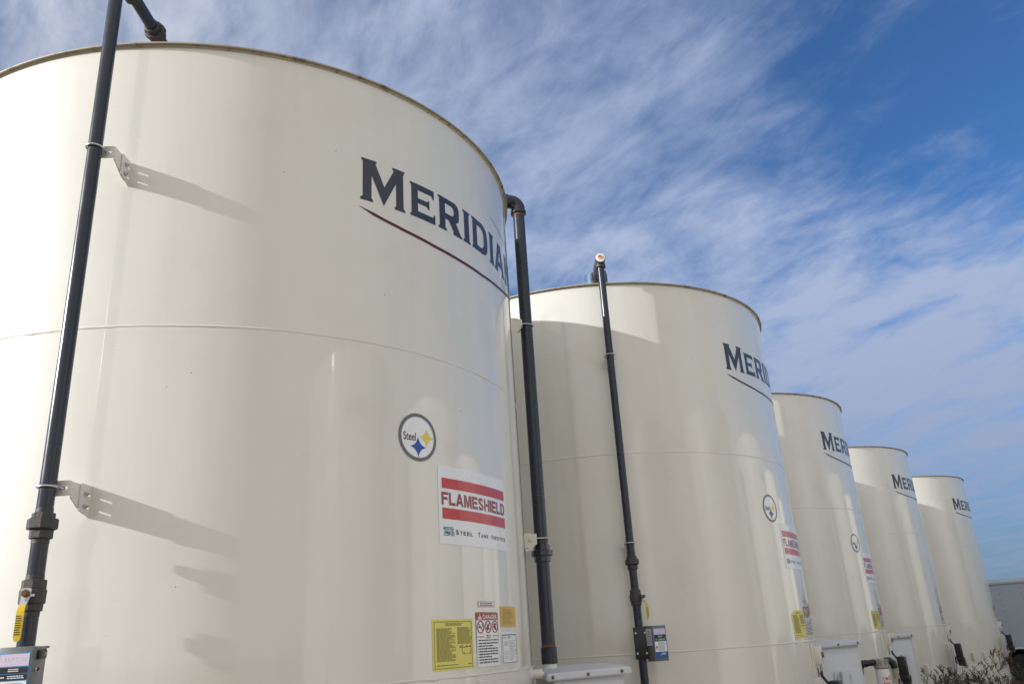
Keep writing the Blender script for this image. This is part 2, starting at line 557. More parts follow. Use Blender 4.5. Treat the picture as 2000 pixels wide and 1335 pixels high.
def bracket(parent, az, z0, rr, sgn=1, name='pipe_bracket', side=0.078, plain=False):
    """welded plate with two slots, bolted angle and clamp flange in front of the wall; az = angle of the pipe"""
    mb = MB()
    A = Matrix.Rotation(rad(az + 90), 4, 'Z')

    def put(b, m):
        bmesh.ops.transform(b, matrix=A @ m, verts=b.verts)
        mb.bm(b)
    h = 0.128
    # plates lie in a radial plane: local x = outward, local y = up
    xp = side * sgn
    base = math.sqrt(RT * RT - xp * xp)
    up = Matrix.Translation((xp, -base, z0)) @ Matrix(((0, 0, 1, 0), (-1, 0, 0, 0), (0, 1, 0, 0), (0, 0, 0, 1)))
    sl1 = [rect(0.012, 0.034, 0.030, 0.044), rect(0.012, 0.084, 0.030, 0.094)]
    put(flat_mesh([[(-0.004, 0), (0.085, 0.022), (0.085, h), (-0.004, h)]] + (sl1 if not plain else []), 0.0025), up)
    up2 = Matrix.Translation((xp - 0.0055 * sgn, -base, z0)) @ Matrix(((0, 0, 1, 0), (-1, 0, 0, 0), (0, 1, 0, 0), (0, 0, 0, 1)))
    sl2 = [rect(0.040, 0.034, 0.062, 0.044), rect(0.040, 0.084, 0.062, 0.094)]
    put(flat_mesh([[(0.036, 0.012), (0.070, 0.020), (rr, 0.060), (rr, h - 0.006), (0.036, h - 0.004)]] + (sl2 if not plain else []), 0.0022), up2)
    xf = (side - 0.075) * sgn if side > .05 else 0.0
    fl = Matrix.Translation((xf, -(base + rr), z0 + 0.098)) @ Matrix(((1, 0, 0, 0), (0, 0, -1, 0), (0, 1, 0, 0), (0, 0, 0, 1)))
    put(flat_mesh([[(-.058, -.03), (.063, -.03), (.073, -.022), (.073, .022), (.063, .03), (-.058, .03)],
                   rect(.030, -.006, .056, .006), rect(-.050, -.006, -.030, .006)], 0.0025), fl)
    o = mb.build(name, 'rusty_cream' if plain else 'cream_trim', parent, smooth=0)
    # bolts
    for zb in () if plain else (0.039, 0.089):
        bb = MB()
        for sx, hh, rr_ in ((0.008, 0.009, 0.0095), (0.012, 0.016, 0.0055)):
            b2 = MB().hexnut((0, 0, 0), rr_, hh, 'X')
            bb.add([A @ Vector((xp + sx * sgn + v[0], -(base + 0.050) + v[1], z0 + zb + v[2])) for v in b2.v], b2.f)
        bb.build('bolt', 'zinc', o, smooth=30)
    return o


def make_tank():
    t = thing('storage_tank', 'x', 'tank', group='row of cream storage tanks')
    n = 256
    mb = MB()
    prof = [(RT - 0.03, 0.0), (RT, 0.0), (RT, TOP + 0.003), (RT - 0.006, TOP + 0.003)]
    vs, fs = [], []
    zs = [0.0] + [0.254 * k for k in range(1, 18)] + [TOP + 0.003]
    for z in zs:
        for k in range(n):
            a = 2 * PI * k / n
            vs.append((RT * math.cos(a), RT * math.sin(a), z))
    for i in range(len(zs) - 1):
        for k in range(n):
            fs.append([i * n + k, i * n + (k + 1) % n, (i + 1) * n + (k + 1) % n, (i + 1) * n + k])
    mb.add(vs, fs)
    mb.build('shell', 'cream_paint', t, smooth=40)
    # flat roof plate that overhangs the wall a little
    ro = RT + 0.022
    b = MB()
    b.lathe([(0.02, TOP + 0.16), (RT * 0.98, TOP + 0.012), (ro, TOP + 0.010), (ro, TOP + 0.002), (RT - 0.02, TOP + 0.002)], n)
    b.build('roof', 'rim_paint', t, smooth=30)
    # angle ring under the roof edge
    b = MB()
    b.lathe([(RT + 0.001, TOP + 0.001), (RT + 0.008, TOP + 0.001), (RT + 0.003, TOP - 0.008), (RT + 0.001, TOP - 0.009)], n, close=True)
    b.build('rim_weld', 'rim_paint', t, smooth=30)
    rw = random.Random(3)
    for z in (SEAM1, SEAM2):
        b = MB()
        vs, fs = [], []
        nn, q = 720, 6
        off = [0.0] * nn
        cur = 0
        for k in range(nn):
            cur = cur * 0.8 + rw.uniform(-1, 1) * 0.5
            off[k] = cur
        big = [0.0] * nn
        for _ in range(60):
            c0, am = rw.randrange(nn), rw.uniform(0.5, 1.6)
            for d in range(-3, 4):
                big[(c0 + d) % nn] += am * (1 - abs(d) / 4)
        for k in range(nn):
            a = 2 * PI * k / nn
            r = 0.0037 + 0.0007 * off[k] + 0.0016 * big[k]
            dz = 0.0012 * off[(k * 3) % nn]
            for j in range(q):
                ph = -PI / 2 + PI * j / (q - 1)
                rad_ = RT - 0.001 + max(0.001, r) * 0.8 * math.cos(ph)
                vs.append((rad_ * math.cos(a), rad_ * math.sin(a), z + dz + r * 1.7 * math.sin(ph)))
        for k in range(nn):
            for j in range(q - 1):
                fs.append([k * q + j, ((k + 1) % nn) * q + j, ((k + 1) % nn) * q + j + 1, k * q + j + 1])
        b.add(vs, fs)
        b.build('weld_bead', 'cream_trim', t, smooth=60)
    # upright welds of the wall plates
    for az, z0, z1 in ((-34.2, SEAM1, SEAM2), (-31.9, 0.0, SEAM1), (118, SEAM2, TOP)):
        b = MB()
        pts = [((RT - 0.0012) * math.cos(rad(az)), (RT - 0.0012) * math.sin(rad(az)), z0 + (z1 - z0) * k / 40) for k in range(41)]
        b.tube(pts, [0.0022 + 0.0006 * rw.random() for _ in pts], 8)
        b.build('upright_weld', 'cream_trim', t, smooth=60)
    b = MB()
    b.bm(wrap(flat_mesh([rect(-31.3 * ARC, 1.02, -23.2 * ARC, 1.492)]), 0.007))
    bo = MB()
    for x0, x1, y0, y1 in ((-31.3, -23.2, 1.492, 1.492), (-31.3, -31.3, 1.02, 1.492), (-23.2, -23.2, 1.02, 1.492)):
        pts = [((RT + .004) * math.cos(rad(x0 + (x1 - x0) * k / 20)), (RT + .004) * math.sin(rad(x0 + (x1 - x0) * k / 20)), y0 + (y1 - y0) * k / 20) for k in range(21)]
        b.tube(pts, 0.0042, 8)
    b.build('doubler_plate', 'cream_trim', t, smooth=60)
    # ---- name in dark serif letters, thin lines under and over it
    def letters(which):
        bms = []
        for ch, a0, a1, y0, y1 in which:
            lp = [[((a0 + (a1 - a0) * x) * ARC, y0 + (y1 - y0) * y) for x, y in l] for l in CAPH[ch][1]]
            bms.append(flat_mesh(lp))
        return bms
    decal('lettering', t, 'navy_vinyl', 0.0016, bms=letters(WORD))
    base = [(-53.6, 3.784), (-51, 3.765), (-48.97, 3.749), (-45, 3.727), (-38.15, 3.704), (-31.3, 3.696), (-24, 3.697), (-16, 3.72), (-11, 3.745), (-5, 3.79), (0, 3.84)]
    lo = [(a * ARC, z - 0.009) for a, z in base[1:]]
    hi = [(a * ARC, z + 0.009) for a, z in base[1:]]
    decal('underline', t, 'maroon_vinyl', 0.0016, loops=[[(base[0][0] * ARC, base[0][1] + 0.006)] + lo + hi[::-1]])
    sw = [(-19.6, 4.182), (-17, 4.166), (-14.4, 4.152), (-11, 4.143), (-7.5, 4.14), (-3, 4.15), (2, 4.17)]
    decal('overline', t, 'maroon_vinyl', 0.0016, loops=[[(a * ARC, z) for a, z in sw] + [(a * ARC, z + 0.004) for a, z in sw[:0:-1]]])
    return t


def sun_star(cx, cy, rx, ry):
    out = []
    n = 9
    tips = [(0, 1), (1, 0), (0, -1), (-1, 0)]
    for i in range(4):
        a, b = tips[i], tips[(i + 1) % 4]
        for k in range(n):
            s = k / n
            # concave curve between two tips
            c = (0.0, 0.0)
            x = (1 - s) ** 2 * a[0] + 2 * s * (1 - s) * (a[0] + b[0]) * 0.16 + s * s * b[0]
            y = (1 - s) ** 2 * a[1] + 2 * s * (1 - s) * (a[1] + b[1]) * 0.16 + s * s * b[1]
            out.append((cx + rx * x, cy + ry * y))
    return out


def add_emblem(t):
    cx, cy, r = -42.95 * ARC, 2.618, 0.1185
    o = decal('emblem', t, 'white_vinyl', 0.0016, loops=[ellipse(cx, cy, r, r, 64)])
    decal('ring', o, 'grey_vinyl', 0.0024, loops=[ellipse(cx, cy, r, r, 64), ellipse(cx, cy, r * .855, r * .855, 64)])
    decal('yellow_star', o, 'star_yellow', 0.0024, loops=[sun_star(cx + .053, cy + .003, .048, .048)])
    decal('blue_star', o, 'blue_vinyl', 0.0028, loops=[sun_star(cx - .001, cy - .048, .050, .051)])
    decal('lettering', o, 'black_ink', 0.0024, bms=[text_mesh('Steel', cx - .090, cx - .015, cy - .021, cy + .020, 0.010, 6)])


def thick(path, wd):
    """outline of a stroke of even width along a path"""
    P = [Vector(p) for p in path]
    L, Rr = [], []
    for i, p in enumerate(P):
        d = (P[min(i + 1, len(P) - 1)] - P[max(i - 1, 0)]).normalized()
        n = Vector((-d.y, d.x)) * wd / 2
        L.append((p.x + n.x, p.y + n.y))
        Rr.append((p.x - n.x, p.y - n.y))
    return L + Rr[::-1]


def s_path(k=9):
    a = [(.5 + .36 * math.cos(rad(q)), .745 + .165 * math.sin(rad(q))) for q in [20 + 25 * j for j in range(k)]]
    b = [(.5 + .38 * math.cos(rad(q)), .265 + .175 * math.sin(rad(q))) for q in [75 - 28 * j for j in range(k + 1)]]
    return a + [(.42, .535), (.56, .47)] + b


BLOCK = {
    'F': (.86, [[(0, 0), (.27, 0), (.27, .41), (.88, .41), (.88, .60), (.27, .60), (.27, .81), (1, .81), (1, 1), (0, 1)]]),
    'L': (.84, [[(0, 0), (1, 0), (1, .19), (.28, .19), (.28, 1), (0, 1)]]),
    'A': (1.06, [[(0, 0), (.25, 0), (.32, .21), (.68, .21), (.75, 0), (1, 0), (.63, 1), (.37, 1)], [(.385, .39), (.615, .39), (.5, .73)]]),
    'M': (1.18, [[(0, 0), (.21, 0), (.21, .72), (.40, 0), (.60, 0), (.79, .72), (.79, 0), (1, 0), (1, 1), (.69, 1), (.5, .30), (.31, 1), (0, 1)]]),
    'E': (.92, [[(0, 0), (1, 0), (1, .19), (.27, .19), (.27, .41), (.92, .41), (.92, .60), (.27, .60), (.27, .81), (.98, .81), (.98, 1), (0, 1)]]),
    'S': (.94, [thick(s_path(), .20)]),
    'H': (1.0, [[(0, 0), (.26, 0), (.26, .41), (.74, .41), (.74, 0), (1, 0), (1, 1), (.74, 1), (.74, .60), (.26, .60), (.26, 1), (0, 1)]]),
    'I': (.27, [[(0, 0), (1, 0), (1, 1), (0, 1)]]),
    'D': (1.0, [[(0, 0), (.55, 0), (.80, .08), (.95, .27), (1, .5), (.95, .73), (.80, .92), (.55, 1), (0, 1)], [(.26, .18), (.48, .18), (.64, .25), (.73, .5), (.64, .75), (.48, .82), (.26, .82)]]),
}


def block_word(word, x0, x1, y0, y1, gap=.13):
    tot = sum(BLOCK[c][0] for c in word) + gap * (len(word) - 1)
    k = (x1 - x0) / tot
    x, out = x0, []
    for c in word:
        wd = BLOCK[c][0] * k
        out.append(flat_mesh([[(x + wd * a, y0 + (y1 - y0) * b) for a, b in lp] for lp in BLOCK[c][1]], 0, 0.0012))
        x += wd + gap * k
    return out


def add_banner(t):
    x0, x1, y0, y1 = -39.1 * ARC, -19.4 * ARC, 2.118, 2.498
    wd = x1 - x0
    o = decal('banner', t, 'white_vinyl', 0.0016, loops=[rect(x0, y0, x1, y1)])
    X = lambda f: x0 + f * wd
    Y = lambda f: y0 + f * (y1 - y0)
    decal('stripe', o, 'red_vinyl', 0.0024, loops=[rect(X(.04), Y(.705), X(.985), Y(.84))])
    decal('stripe', o, 'red_vinyl', 0.0024, loops=[rect(X(.04), Y(.315), X(.985), Y(.455))])
    decal('lettering', o, 'dark_red_vinyl', 0.0024, bms=block_word('FLAMESHIELD', X(.035), X(.985), Y(.495), Y(.655)))
    # institute mark: a square of curved strokes
    def B(a, b, c, d):
        return rect(X(a), Y(b), X(c), Y(d))
    mk = [B(.055, .205, .155, .216), B(.045, .185, .066, .205), B(.055, .174, .11, .185), B(.055, .150, .11, .161), B(.10, .120, .118, .160), B(.045, .105, .11, .116),
          B(.045, .13, .09, .138), B(.07, .19, .155, .198), B(.125, .105, .134, .187), B(.142, .105, .151, .187), B(.158, .105, .167, .17), B(.158, .185, .167, .197)]
    decal('institute_mark', o, 'teal_ink', 0.0024, loops=mk)
    bms = []
    for wrd, a, b in (('STEEL', .19, .42), ('TANK', .485, .655), ('INSTITUTE', .70, .975)):
        n = len(wrd)
        st = (b - a) / n
        for k, ch in enumerate(wrd):
            wl = st * (.3 if ch == 'I' else .68)
            hh = .062 if k == 0 else .048
            bms.append(text_mesh(ch, X(a + k * st), X(a + k * st + wl), Y(.128), Y(.128 + hh), 0.03))
    decal('institute_name', o, 'black_ink', 0.0024, bms=bms)


def add_notice(t, torn=False):
    x0, x1, y0, y1 = -41.05 * ARC, -32.1 * ARC, 1.555, 1.775
    wd, ht = x1 - x0, y1 - y0
    X = lambda f: x0 + f * wd
    Y = lambda f: y0 + f * ht
    out = rect(x0, y0, x1, y1) if not torn else [(x0, y0), (x1, y0), (x1, y1), (X(.24), y1), (X(.14), Y(.96)), (X(.19), Y(.90)), (X(.07), Y(.91)), (x0, Y(.84))]
    o = decal('yellow_notice', t, 'yellow_paper', 0.0016, loops=[out])
    fr = [rect(X(.04), Y(.035), X(.96), Y(.96)), rect(X(.052), Y(.048), X(.948), Y(.947))] if not torn else [rect(X(.04), Y(.035), X(.96), Y(.045)), rect(X(.95), Y(.045), X(.96), Y(.96))]
    lp = lines_of_text(X(.3), X(.75), Y(.87), Y(.93), 3, 5, 0.3, 0.6)
    lp += lines_of_text(X(.09), X(.53), Y(.17), Y(.83), 34, 11, 0.35, 0.62)
    lp += lines_of_text(X(.58), X(.95), Y(.50), Y(.84), 18, 12, 0.35, 0.62)
    lp += lines_of_text(X(.08), X(.62), Y(.085), Y(.115), 1, 13, 0.1, 0.6) + lines_of_text(X(.83), X(.94), Y(.085), Y(.115), 1, 14, 0.1, 0.6)
    decal('frame', o, 'olive_ink', 0.0022, loops=fr)
    decal('small_print', o, 'olive_ink', 0.0022, loops=lp)
    dg = [rect(X(.69), Y(.305), X(.93), Y(.312)), rect(X(.69), Y(.312), X(.70), Y(.43)), rect(X(.92), Y(.312), X(.93), Y(.43)), rect(X(.62), Y(.43), X(.68), Y(.437)),
          rect(X(.73), Y(.275), X(.738), Y(.36)), rect(X(.895), Y(.275), X(.903), Y(.36)), bar(X(.62), Y(.44), X(.68), Y(.47), .003), bar(X(.66), Y(.42), X(.72), Y(.47), .003),
          bar(X(.70), Y(.43), X(.93), Y(.445), .003), bar(X(.78), Y(.43), X(.83), Y(.475), .003), bar(X(.88), Y(.44), X(.92), Y(.47), .003)]
    decal('diagram', o, 'black_ink', 0.0022, loops=dg)


def add_danger(t, other=True):
    x0, x1, y0, y1 = -31.3 * ARC, -24.6 * ARC, 1.556, 1.805
    wd, ht = x1 - x0, y1 - y0
    X = lambda f: x0 + f * wd
    Y = lambda f: y0 + f * ht
    o = decal('danger_sign', t, 'white_vinyl', 0.0016, loops=[rect(x0, y0, x1, y1)])
    decal('border', o, 'navy_vinyl', 0.0021, loops=[rect(x0, y0, x1, y1), rect(X(.02), Y(.012), X(.98), Y(.988)), rect(X(.02), Y(.596), X(.98), Y(.604)),
                                                    rect(X(.345), Y(.604), X(.353), Y(.85)), rect(X(.665), Y(.604), X(.673), Y(.85))])
    hd = decal('header', o, 'sign_red', 0.0024, loops=[rect(X(.02), Y(.852), X(.98), Y(.985))])
    decal('lettering', hd, 'white_vinyl', 0.0030, bms=[text_mesh('DANGER', X(.29), X(.94), Y(.872), Y(.955), 0.012)],
          loops=[[(X(.08), Y(.868)), (X(.25), Y(.868)), (X(.165), Y(.972))], [(X(.15), Y(.905)), (X(.18), Y(.905)), (X(.185), Y(.945)), (X(.145), Y(.945))], ellipse(X(.165), Y(.889), wd * .02, ht * .009, 10)])
    for i, cxf in enumerate((.185, .51, .83)):
        cx, cy, rx, ry = X(cxf), Y(.727), wd * .15, ht * .118
        if i == 0:
            bl = [rect(cx - rx * .65, cy - ry * .12, cx + rx * .35, cy + ry * .06), bar(cx + rx * .42, cy + ry * .1, cx + rx * .55, cy + ry * .5, .004), bar(cx + rx * .62, cy + ry * .1, cx + rx * .62, cy + ry * .6, .003)]
        elif i == 1:
            bl = [bar(cx - rx * .35, cy - ry * .5, cx + rx * .05, cy + ry * .1, rx * .55), bar(cx, cy, cx + rx * .5, cy + ry * .6, rx * .25)]
        else:
            bl = [bar(cx - rx * .4, cy - ry * .1, cx - rx * .1, cy + ry * .2, rx * .3), bar(cx - rx * .05, cy + ry * .1, cx + rx * .3, cy + ry * .5, rx * .5), bar(cx + rx * .1, cy - ry * .5, cx + rx * .3, cy + ry * .3, rx * .3)]
        pg = decal('pictogram', o, 'black_ink', 0.0022, loops=bl)
        decal('prohibition_ring', pg, 'sign_red', 0.0028, loops=[ellipse(cx, cy, rx, ry), ellipse(cx, cy, rx * .78, ry * .82)])
        decal('slash', pg, 'sign_red', 0.0028, loops=[bar(cx - rx * .58, cy + ry * .6, cx + rx * .58, cy - ry * .6, rx * .17)])
    bms = [text_mesh('NO SMOKING', X(.05), X(.33), Y(.535), Y(.555), 0.02), text_mesh('TURN OFF', X(.40), X(.62), Y(.55), Y(.575), 0.02), text_mesh('IGNITION', X(.41), X(.61), Y(.515), Y(.54), 0.02),
           text_mesh('FIRE HAZARD', X(.70), X(.96), Y(.545), Y(.565), 0.02)]
    lp = lines_of_text(X(.08), X(.96), Y(.465), Y(.495), 1, 3, 0.0, 0.7)
    for k in range(8):
        y = Y(.425 - k * .05)
        lp += lines_of_text(X(.09), X(.94), y - ht * .014, y + ht * .014, 1, 20 + k, 0.4, 0.8)
        lp.append(rect(X(.045), y - ht * .008, X(.065), y + ht * .008))
    decal('warning_text', o, 'black_ink', 0.0022, loops=lp, bms=bms)
    # small red framed notice above
    a0, a1, b0, b1 = -30.5 * ARC, -25.55 * ARC, 1.831, 1.856
    q = decal('red_framed_notice', t, 'white_vinyl', 0.0016, loops=[rect(a0, b0, a1, b1)])
    decal('frame', q, 'sign_red', 0.0022, loops=[rect(a0, b0, a1, b1), rect(a0 + .004, b0 + .002, a1 - .004, b1 - .002)])
    ws = a1 - a0
    decal('lettering', q, 'maroon_vinyl', 0.0022, loops=lines_of_text(a0 + .1 * ws, a1 - .1 * ws, b0 + .003, b1 - .003, 2, 8, 0.05, 0.5))
    if not other:
        return
    a0, a1, b0, b1 = -23.6 * ARC, -17.0 * ARC, 1.735, 1.836
    q = decal('orange_notice', t, 'orange_paper', 0.0016, loops=[rect(a0, b0, a1, b1)])
    ws = a1 - a0
    decal('small_print', q, 'olive_ink', 0.0022, loops=lines_of_text(a0 + .11 * ws, a1 - .18 * ws, b0 + .012, b1 - .014, 12, 9, 0.45, 0.32))
    a0, a1, b0, b1 = -23.65 * ARC, -17.2 * ARC, 1.56, 1.71
    q = decal('white_certificate', t, 'white_vinyl', 0.0016, loops=[rect(a0, b0, a1, b1)])
    ws, hs = a1 - a0, b1 - b0
    decal('frame', q, 'navy_vinyl', 0.0022, loops=[rect(a0 + .01, b0 + .002, a1 - .003, b1 - .012), rect(a0 + .014, b0 + .0045, a1 - .007, b1 - .0165)])
    X = lambda f: a0 + f * ws
    Y = lambda f: b0 + f * hs
    lp = [rect(X(.13), Y(.80), X(.17), Y(.85)), rect(X(.18), Y(.80), X(.22), Y(.83)), rect(X(.24), Y(.80), X(.28), Y(.85)), rect(X(.40), Y(.83), X(.50), Y(.87)), rect(X(.40), Y(.79), X(.54), Y(.82))]
    lp += lines_of_text(X(.13), X(.42), Y(.56), Y(.70), 4, 4, 0.2, 0.4) + lines_of_text(X(.46), X(.93), Y(.10), Y(.74), 13, 6, 0.45, 0.25) + lines_of_text(X(.13), X(.42), Y(.14), Y(.40), 5, 7, 0.3, 0.2)
    decal('small_print', q, 'grey_ink', 0.0022, loops=lp)


def radial_box(mb, az, r0, r1, wdt, z0, z1, bevel=0.004, extra=0.0):
    c = 0.5 * (r0 + r1)
    mb.box((c * math.cos(rad(az)), c * math.sin(rad(az)), 0.5 * (z0 + z1)), (r1 - r0, wdt, z1 - z0), Matrix.Rotation(rad(az + extra), 3, 'Z'), bevel)


def add_lugs(t, far):
    # hollow gauge housing just under the lower seam, with a rusty hinge on its outer face
    b = MB()
    radial_box(b, -27, RT - 0.01, RT + 0.062, 0.10, 1.335, 1.48)
    h = b.build('gauge_housing', 'cream_trim', t)
    b = MB()
    radial_box(b, -27, RT + 0.062, RT + 0.074, 0.065, 1.385, 1.43, 0.002)
    b.build('hinge', 'brass', h)
    b = MB()
    radial_box(b, -27, RT - 0.001, RT + 0.012, 0.06, 1.235, 1.305, 0.001)
    b.build('data_plate', 'grey_vinyl', t)
    # white upright panel standing off the wall that carries a nozzle boot
    b = MB()
    radial_box(b, -32.5, RT - 0.004, RT + 0.085, 0.012, 0.78, 1.235, 0.002)
    radial_box(b, -33.8, RT + 0.075, RT + 0.087, 0.09, 0.78, 1.235, 0.002, 0)
    b.build('boot_panel', 'white_plastic', t)
    for az, z0, z1 in ((-60, 0.77, 0.93), (-69, 0.77, 0.93), (-90.5, 0.46, 0.63), (-95.5, 0.46, 0.63), (-44, 0.62, 0.78), (-50, 0.62, 0.78)) if far else ((-78, .5, .66), (-69, .5, .66)):
        b = MB()
        radial_box(b, az, RT - 0.004, RT + 0.055, 0.012, z0, z1, 0.002)
        radial_box(b, az + 1.2, RT - 0.002, RT + 0.008, 0.085, z0, z1, 0.002)
        b.build('mounting_lug', 'cream_trim', t)


TANKS = [(-1.8255, 5.1086, 0.0), (0.808, 8.404, -0.3), (3.027, 12.278, -2.3), (5.686, 16.161, -6.6), (8.584, 19.829, -8.1)]
TLAB = ['largest and nearest cream storage tank, filling the left half, dark pipe in front of it',
        'second cream tank of the row, with a blue pump motor on its roof',
        'third cream tank, middle of the row, emblem and red banner near its right edge',
        'fourth cream tank of the row, without emblem or banner, just left of the farthest one',
        'fifth and farthest cream tank, at the end of the row beside the white trailer']
proto = make_tank()
tanks = []
for i, (x, y, r) in enumerate(TANKS):
    t = proto if i == 0 else copy_tree(proto)
    tanks.append(t)
# the same tanks stand in a facing row to the right, outside the frame; the glossy paint mirrors their sunlit sides
for x, y in ((4.45, 0.6), (7.1, 4.3), (9.7, 8.0), (12.3, 11.7), (14.9, 15.4)):
    t = copy_tree(proto)
    t.location = (x, y, 0)
    t.rotation_euler = (0, 0, rad(160))
    t['label'] = 'cream tank of the facing row, mirrored in the glossy paint of the nearer tanks'
    t['group'] = 'facing row of cream tanks beyond the right edge'
for i, (x, y, r) in enumerate(TANKS):
    t = tanks[i]
    t.location = (x, y, 0)
    t.rotation_euler = (0, 0, rad(r))
    t['label'] = TLAB[i]
    if i < 3:
        add_emblem(t)
        add_banner(t)
        add_notice(t, torn=(i == 1))
    add_danger(t, other=(i < 3))
    if i > 0:
        add_lugs(t, i > 2)
    else:
        b = MB()
        b.lathe([(0.002, RT - 0.02), (0.028, RT - 0.02), (0.028, RT + 0.052), (0.002, RT + 0.052)], 20, (0, 0, 1.478), 'X')
        b.lathe([(0.001, RT + 0.052), (0.011, RT + 0.052), (0.011, RT + 0.063), (0.001, RT + 0.063)], 6, (0, 0, 1.478), 'X')
        b.build('drain_stub', 'cream_trim', t)
    for z0 in (3.757, 2.224):
        if i < 3:
            bracket(t, -90 - r, z0, RISER_GAP[i] - .034, side=0.078 if i == 0 else 0.012)
    if i == 0:
        for z0 in (3.735, 2.20):
            bracket(t, 13.8, z0, 0.118, sgn=-1, plain=True)


# ------------------------------------------------------------------ riser pipes with valve, union and tee
def ubolt(parent, z, r, back, spread, inx=0.0):
    pts = [(-r - .006, back + .03, z), (-r - .006, 0, z)]
    for k in range(1, 16):
        a = PI + PI * k / 16
        pts.append(((r + .006) * math.cos(a), (r + .006) * math.sin(a), z))
    pts += [(r + .006, 0, z), (r + .006, back + .03, z)]
    b = MB()
    b.tube(pts, 0.0048, 10)
    for sx in (-1, 1):
        b.hexnut((sx * (r + .006), back + 0.012, z), 0.010, 0.008, 'Y')
    return b.build('u_bolt', 'zinc', parent, smooth=40)


def make_riser(zc):
    r = 0.0305
    t = thing('riser_pipe', 'x', 'pipe', group='grey riser pipes on the tank fronts')
    b = MB()
    b.tube([(0, 0, 0.05), (0, 0, 1.90)], r, 32)
    b.tube([(0, 0, 1.94), (0, 0, 2.15)], r, 32)
    b.tube([(0, 0, 2.20), (0, 0, zc - .055)], r, 32)
    b.use('slate_pipe')
    b.mi = [0] * len(b.f)
    b.use('iron')
    for z in (1.857, 1.985, 2.118, 2.232):
        b.tube([(0, 0, z - .009), (0, 0, z + .009)], r + 0.0009, 32)
    b.build('pipe', None, t, smooth=40)
    u = MB()
    u.lathe([(.036, -.018), (.041, -.015), (.041, .014), (.036, .018)], 8, (0, 0, 2.143))
    u.lathe([(.049, -.021), (.054, -.017), (.054, .017), (.049, .021)], 8, (0, 0, 2.181))
    u.lathe([(.037, -.012), (.041, -.010), (.041, .010), (.037, .012)], 8, (0, 0, 2.211))
    u.build('union', 'iron', t, smooth=25)
    v = MB()
    v.lathe([(.034, -.055), (.040, -.052), (.040, -.030), (.046, -.026), (.047, .018), (.043, .024)], 12, (0, 0, 1.92))
    v.lathe([(.040, .024), (.042, .026), (.042, .055), (.036, .058)], 8, (0, 0, 1.92))
    vo = v.build('ball_valve', 'old_iron', t, smooth=25)
    return t


def valve_handle(vo, ang):
    """lever on the valve stem, pointing along local angle ang"""
    A = Matrix.Rotation(ang, 4, 'Z')      # local -y = stem direction
    h = MB()
    pts = [(0.0, 1.935), (0.0, 1.905), (-.012, 1.875), (-.012, 1.77)]
    st = MB()
    st.lathe([(.009, -.085), (.009, -.04)], 14, (0, 0, 1.925), 'Y')
    st.hexnut((0, -.074, 1.925), 0.014, 0.012, 'Y')
    # steel strip then sleeved grip
    b = MB()

    def strip(mb, path, wds, th):
        n = len(path)
        vs, fs = [], []
        for (y, z), wd in zip(path, wds):
            vs += [(-wd, y, z), (wd, y, z), (wd, y - th, z), (-wd, y - th, z)]
        for i in range(n - 1):
            for k in range(4):
                fs.append([i * 4 + k, i * 4 + (k + 1) % 4, i * 4 + 4 + (k + 1) % 4, i * 4 + 4 + k])
        fs += [[3, 2, 1, 0], [(n - 1) * 4 + k for k in range(4)]]
        mb.add(vs, fs)
    strip(b, [(-.064, 1.944), (-.064, 1.94), (-.064, 1.91), (-.066, 1.902), (-.080, 1.884)], [.012, .018, .015, .013, .012], .004)
    b.add(*(lambda q: (q.v, q.f))(MB().box((.020, -.066, 1.918), (.018, .004, .009))))
    g = MB()
    strip(g, [(-.079, 1.886), (-.088, 1.868), (-.090, 1.862), (-.090, 1.775), (-.090, 1.766), (-.090, 1.760)], [.011, .012, .0125, .0125, .010, .0045], .005)
    ink = MB()
    ink.bm(xz(lines_of_text(-.010, .010, 1.78, 1.85, 9, 3, 0.3, 0.5), -.0985))
    for mb in (st, b, g, ink):
        mb.v = [tuple(A @ Vector(p)) for p in mb.v]
    lo = b.build('lever', 'zinc', vo, smooth=30)
    st.build('stem_nut', 'brass', vo, smooth=30)
    go = g.build('grip', 'yellow_vinyl', vo, smooth=30)
    ink.build('grip_print', 'black_ink', vo, smooth=0)


def xz(loops, y, ext=0.0):
    b = flat_mesh(loops, ext)
    for q in b.verts:
        q.co = Vector((q.co.x, y - q.co.z, q.co.y))
    return b


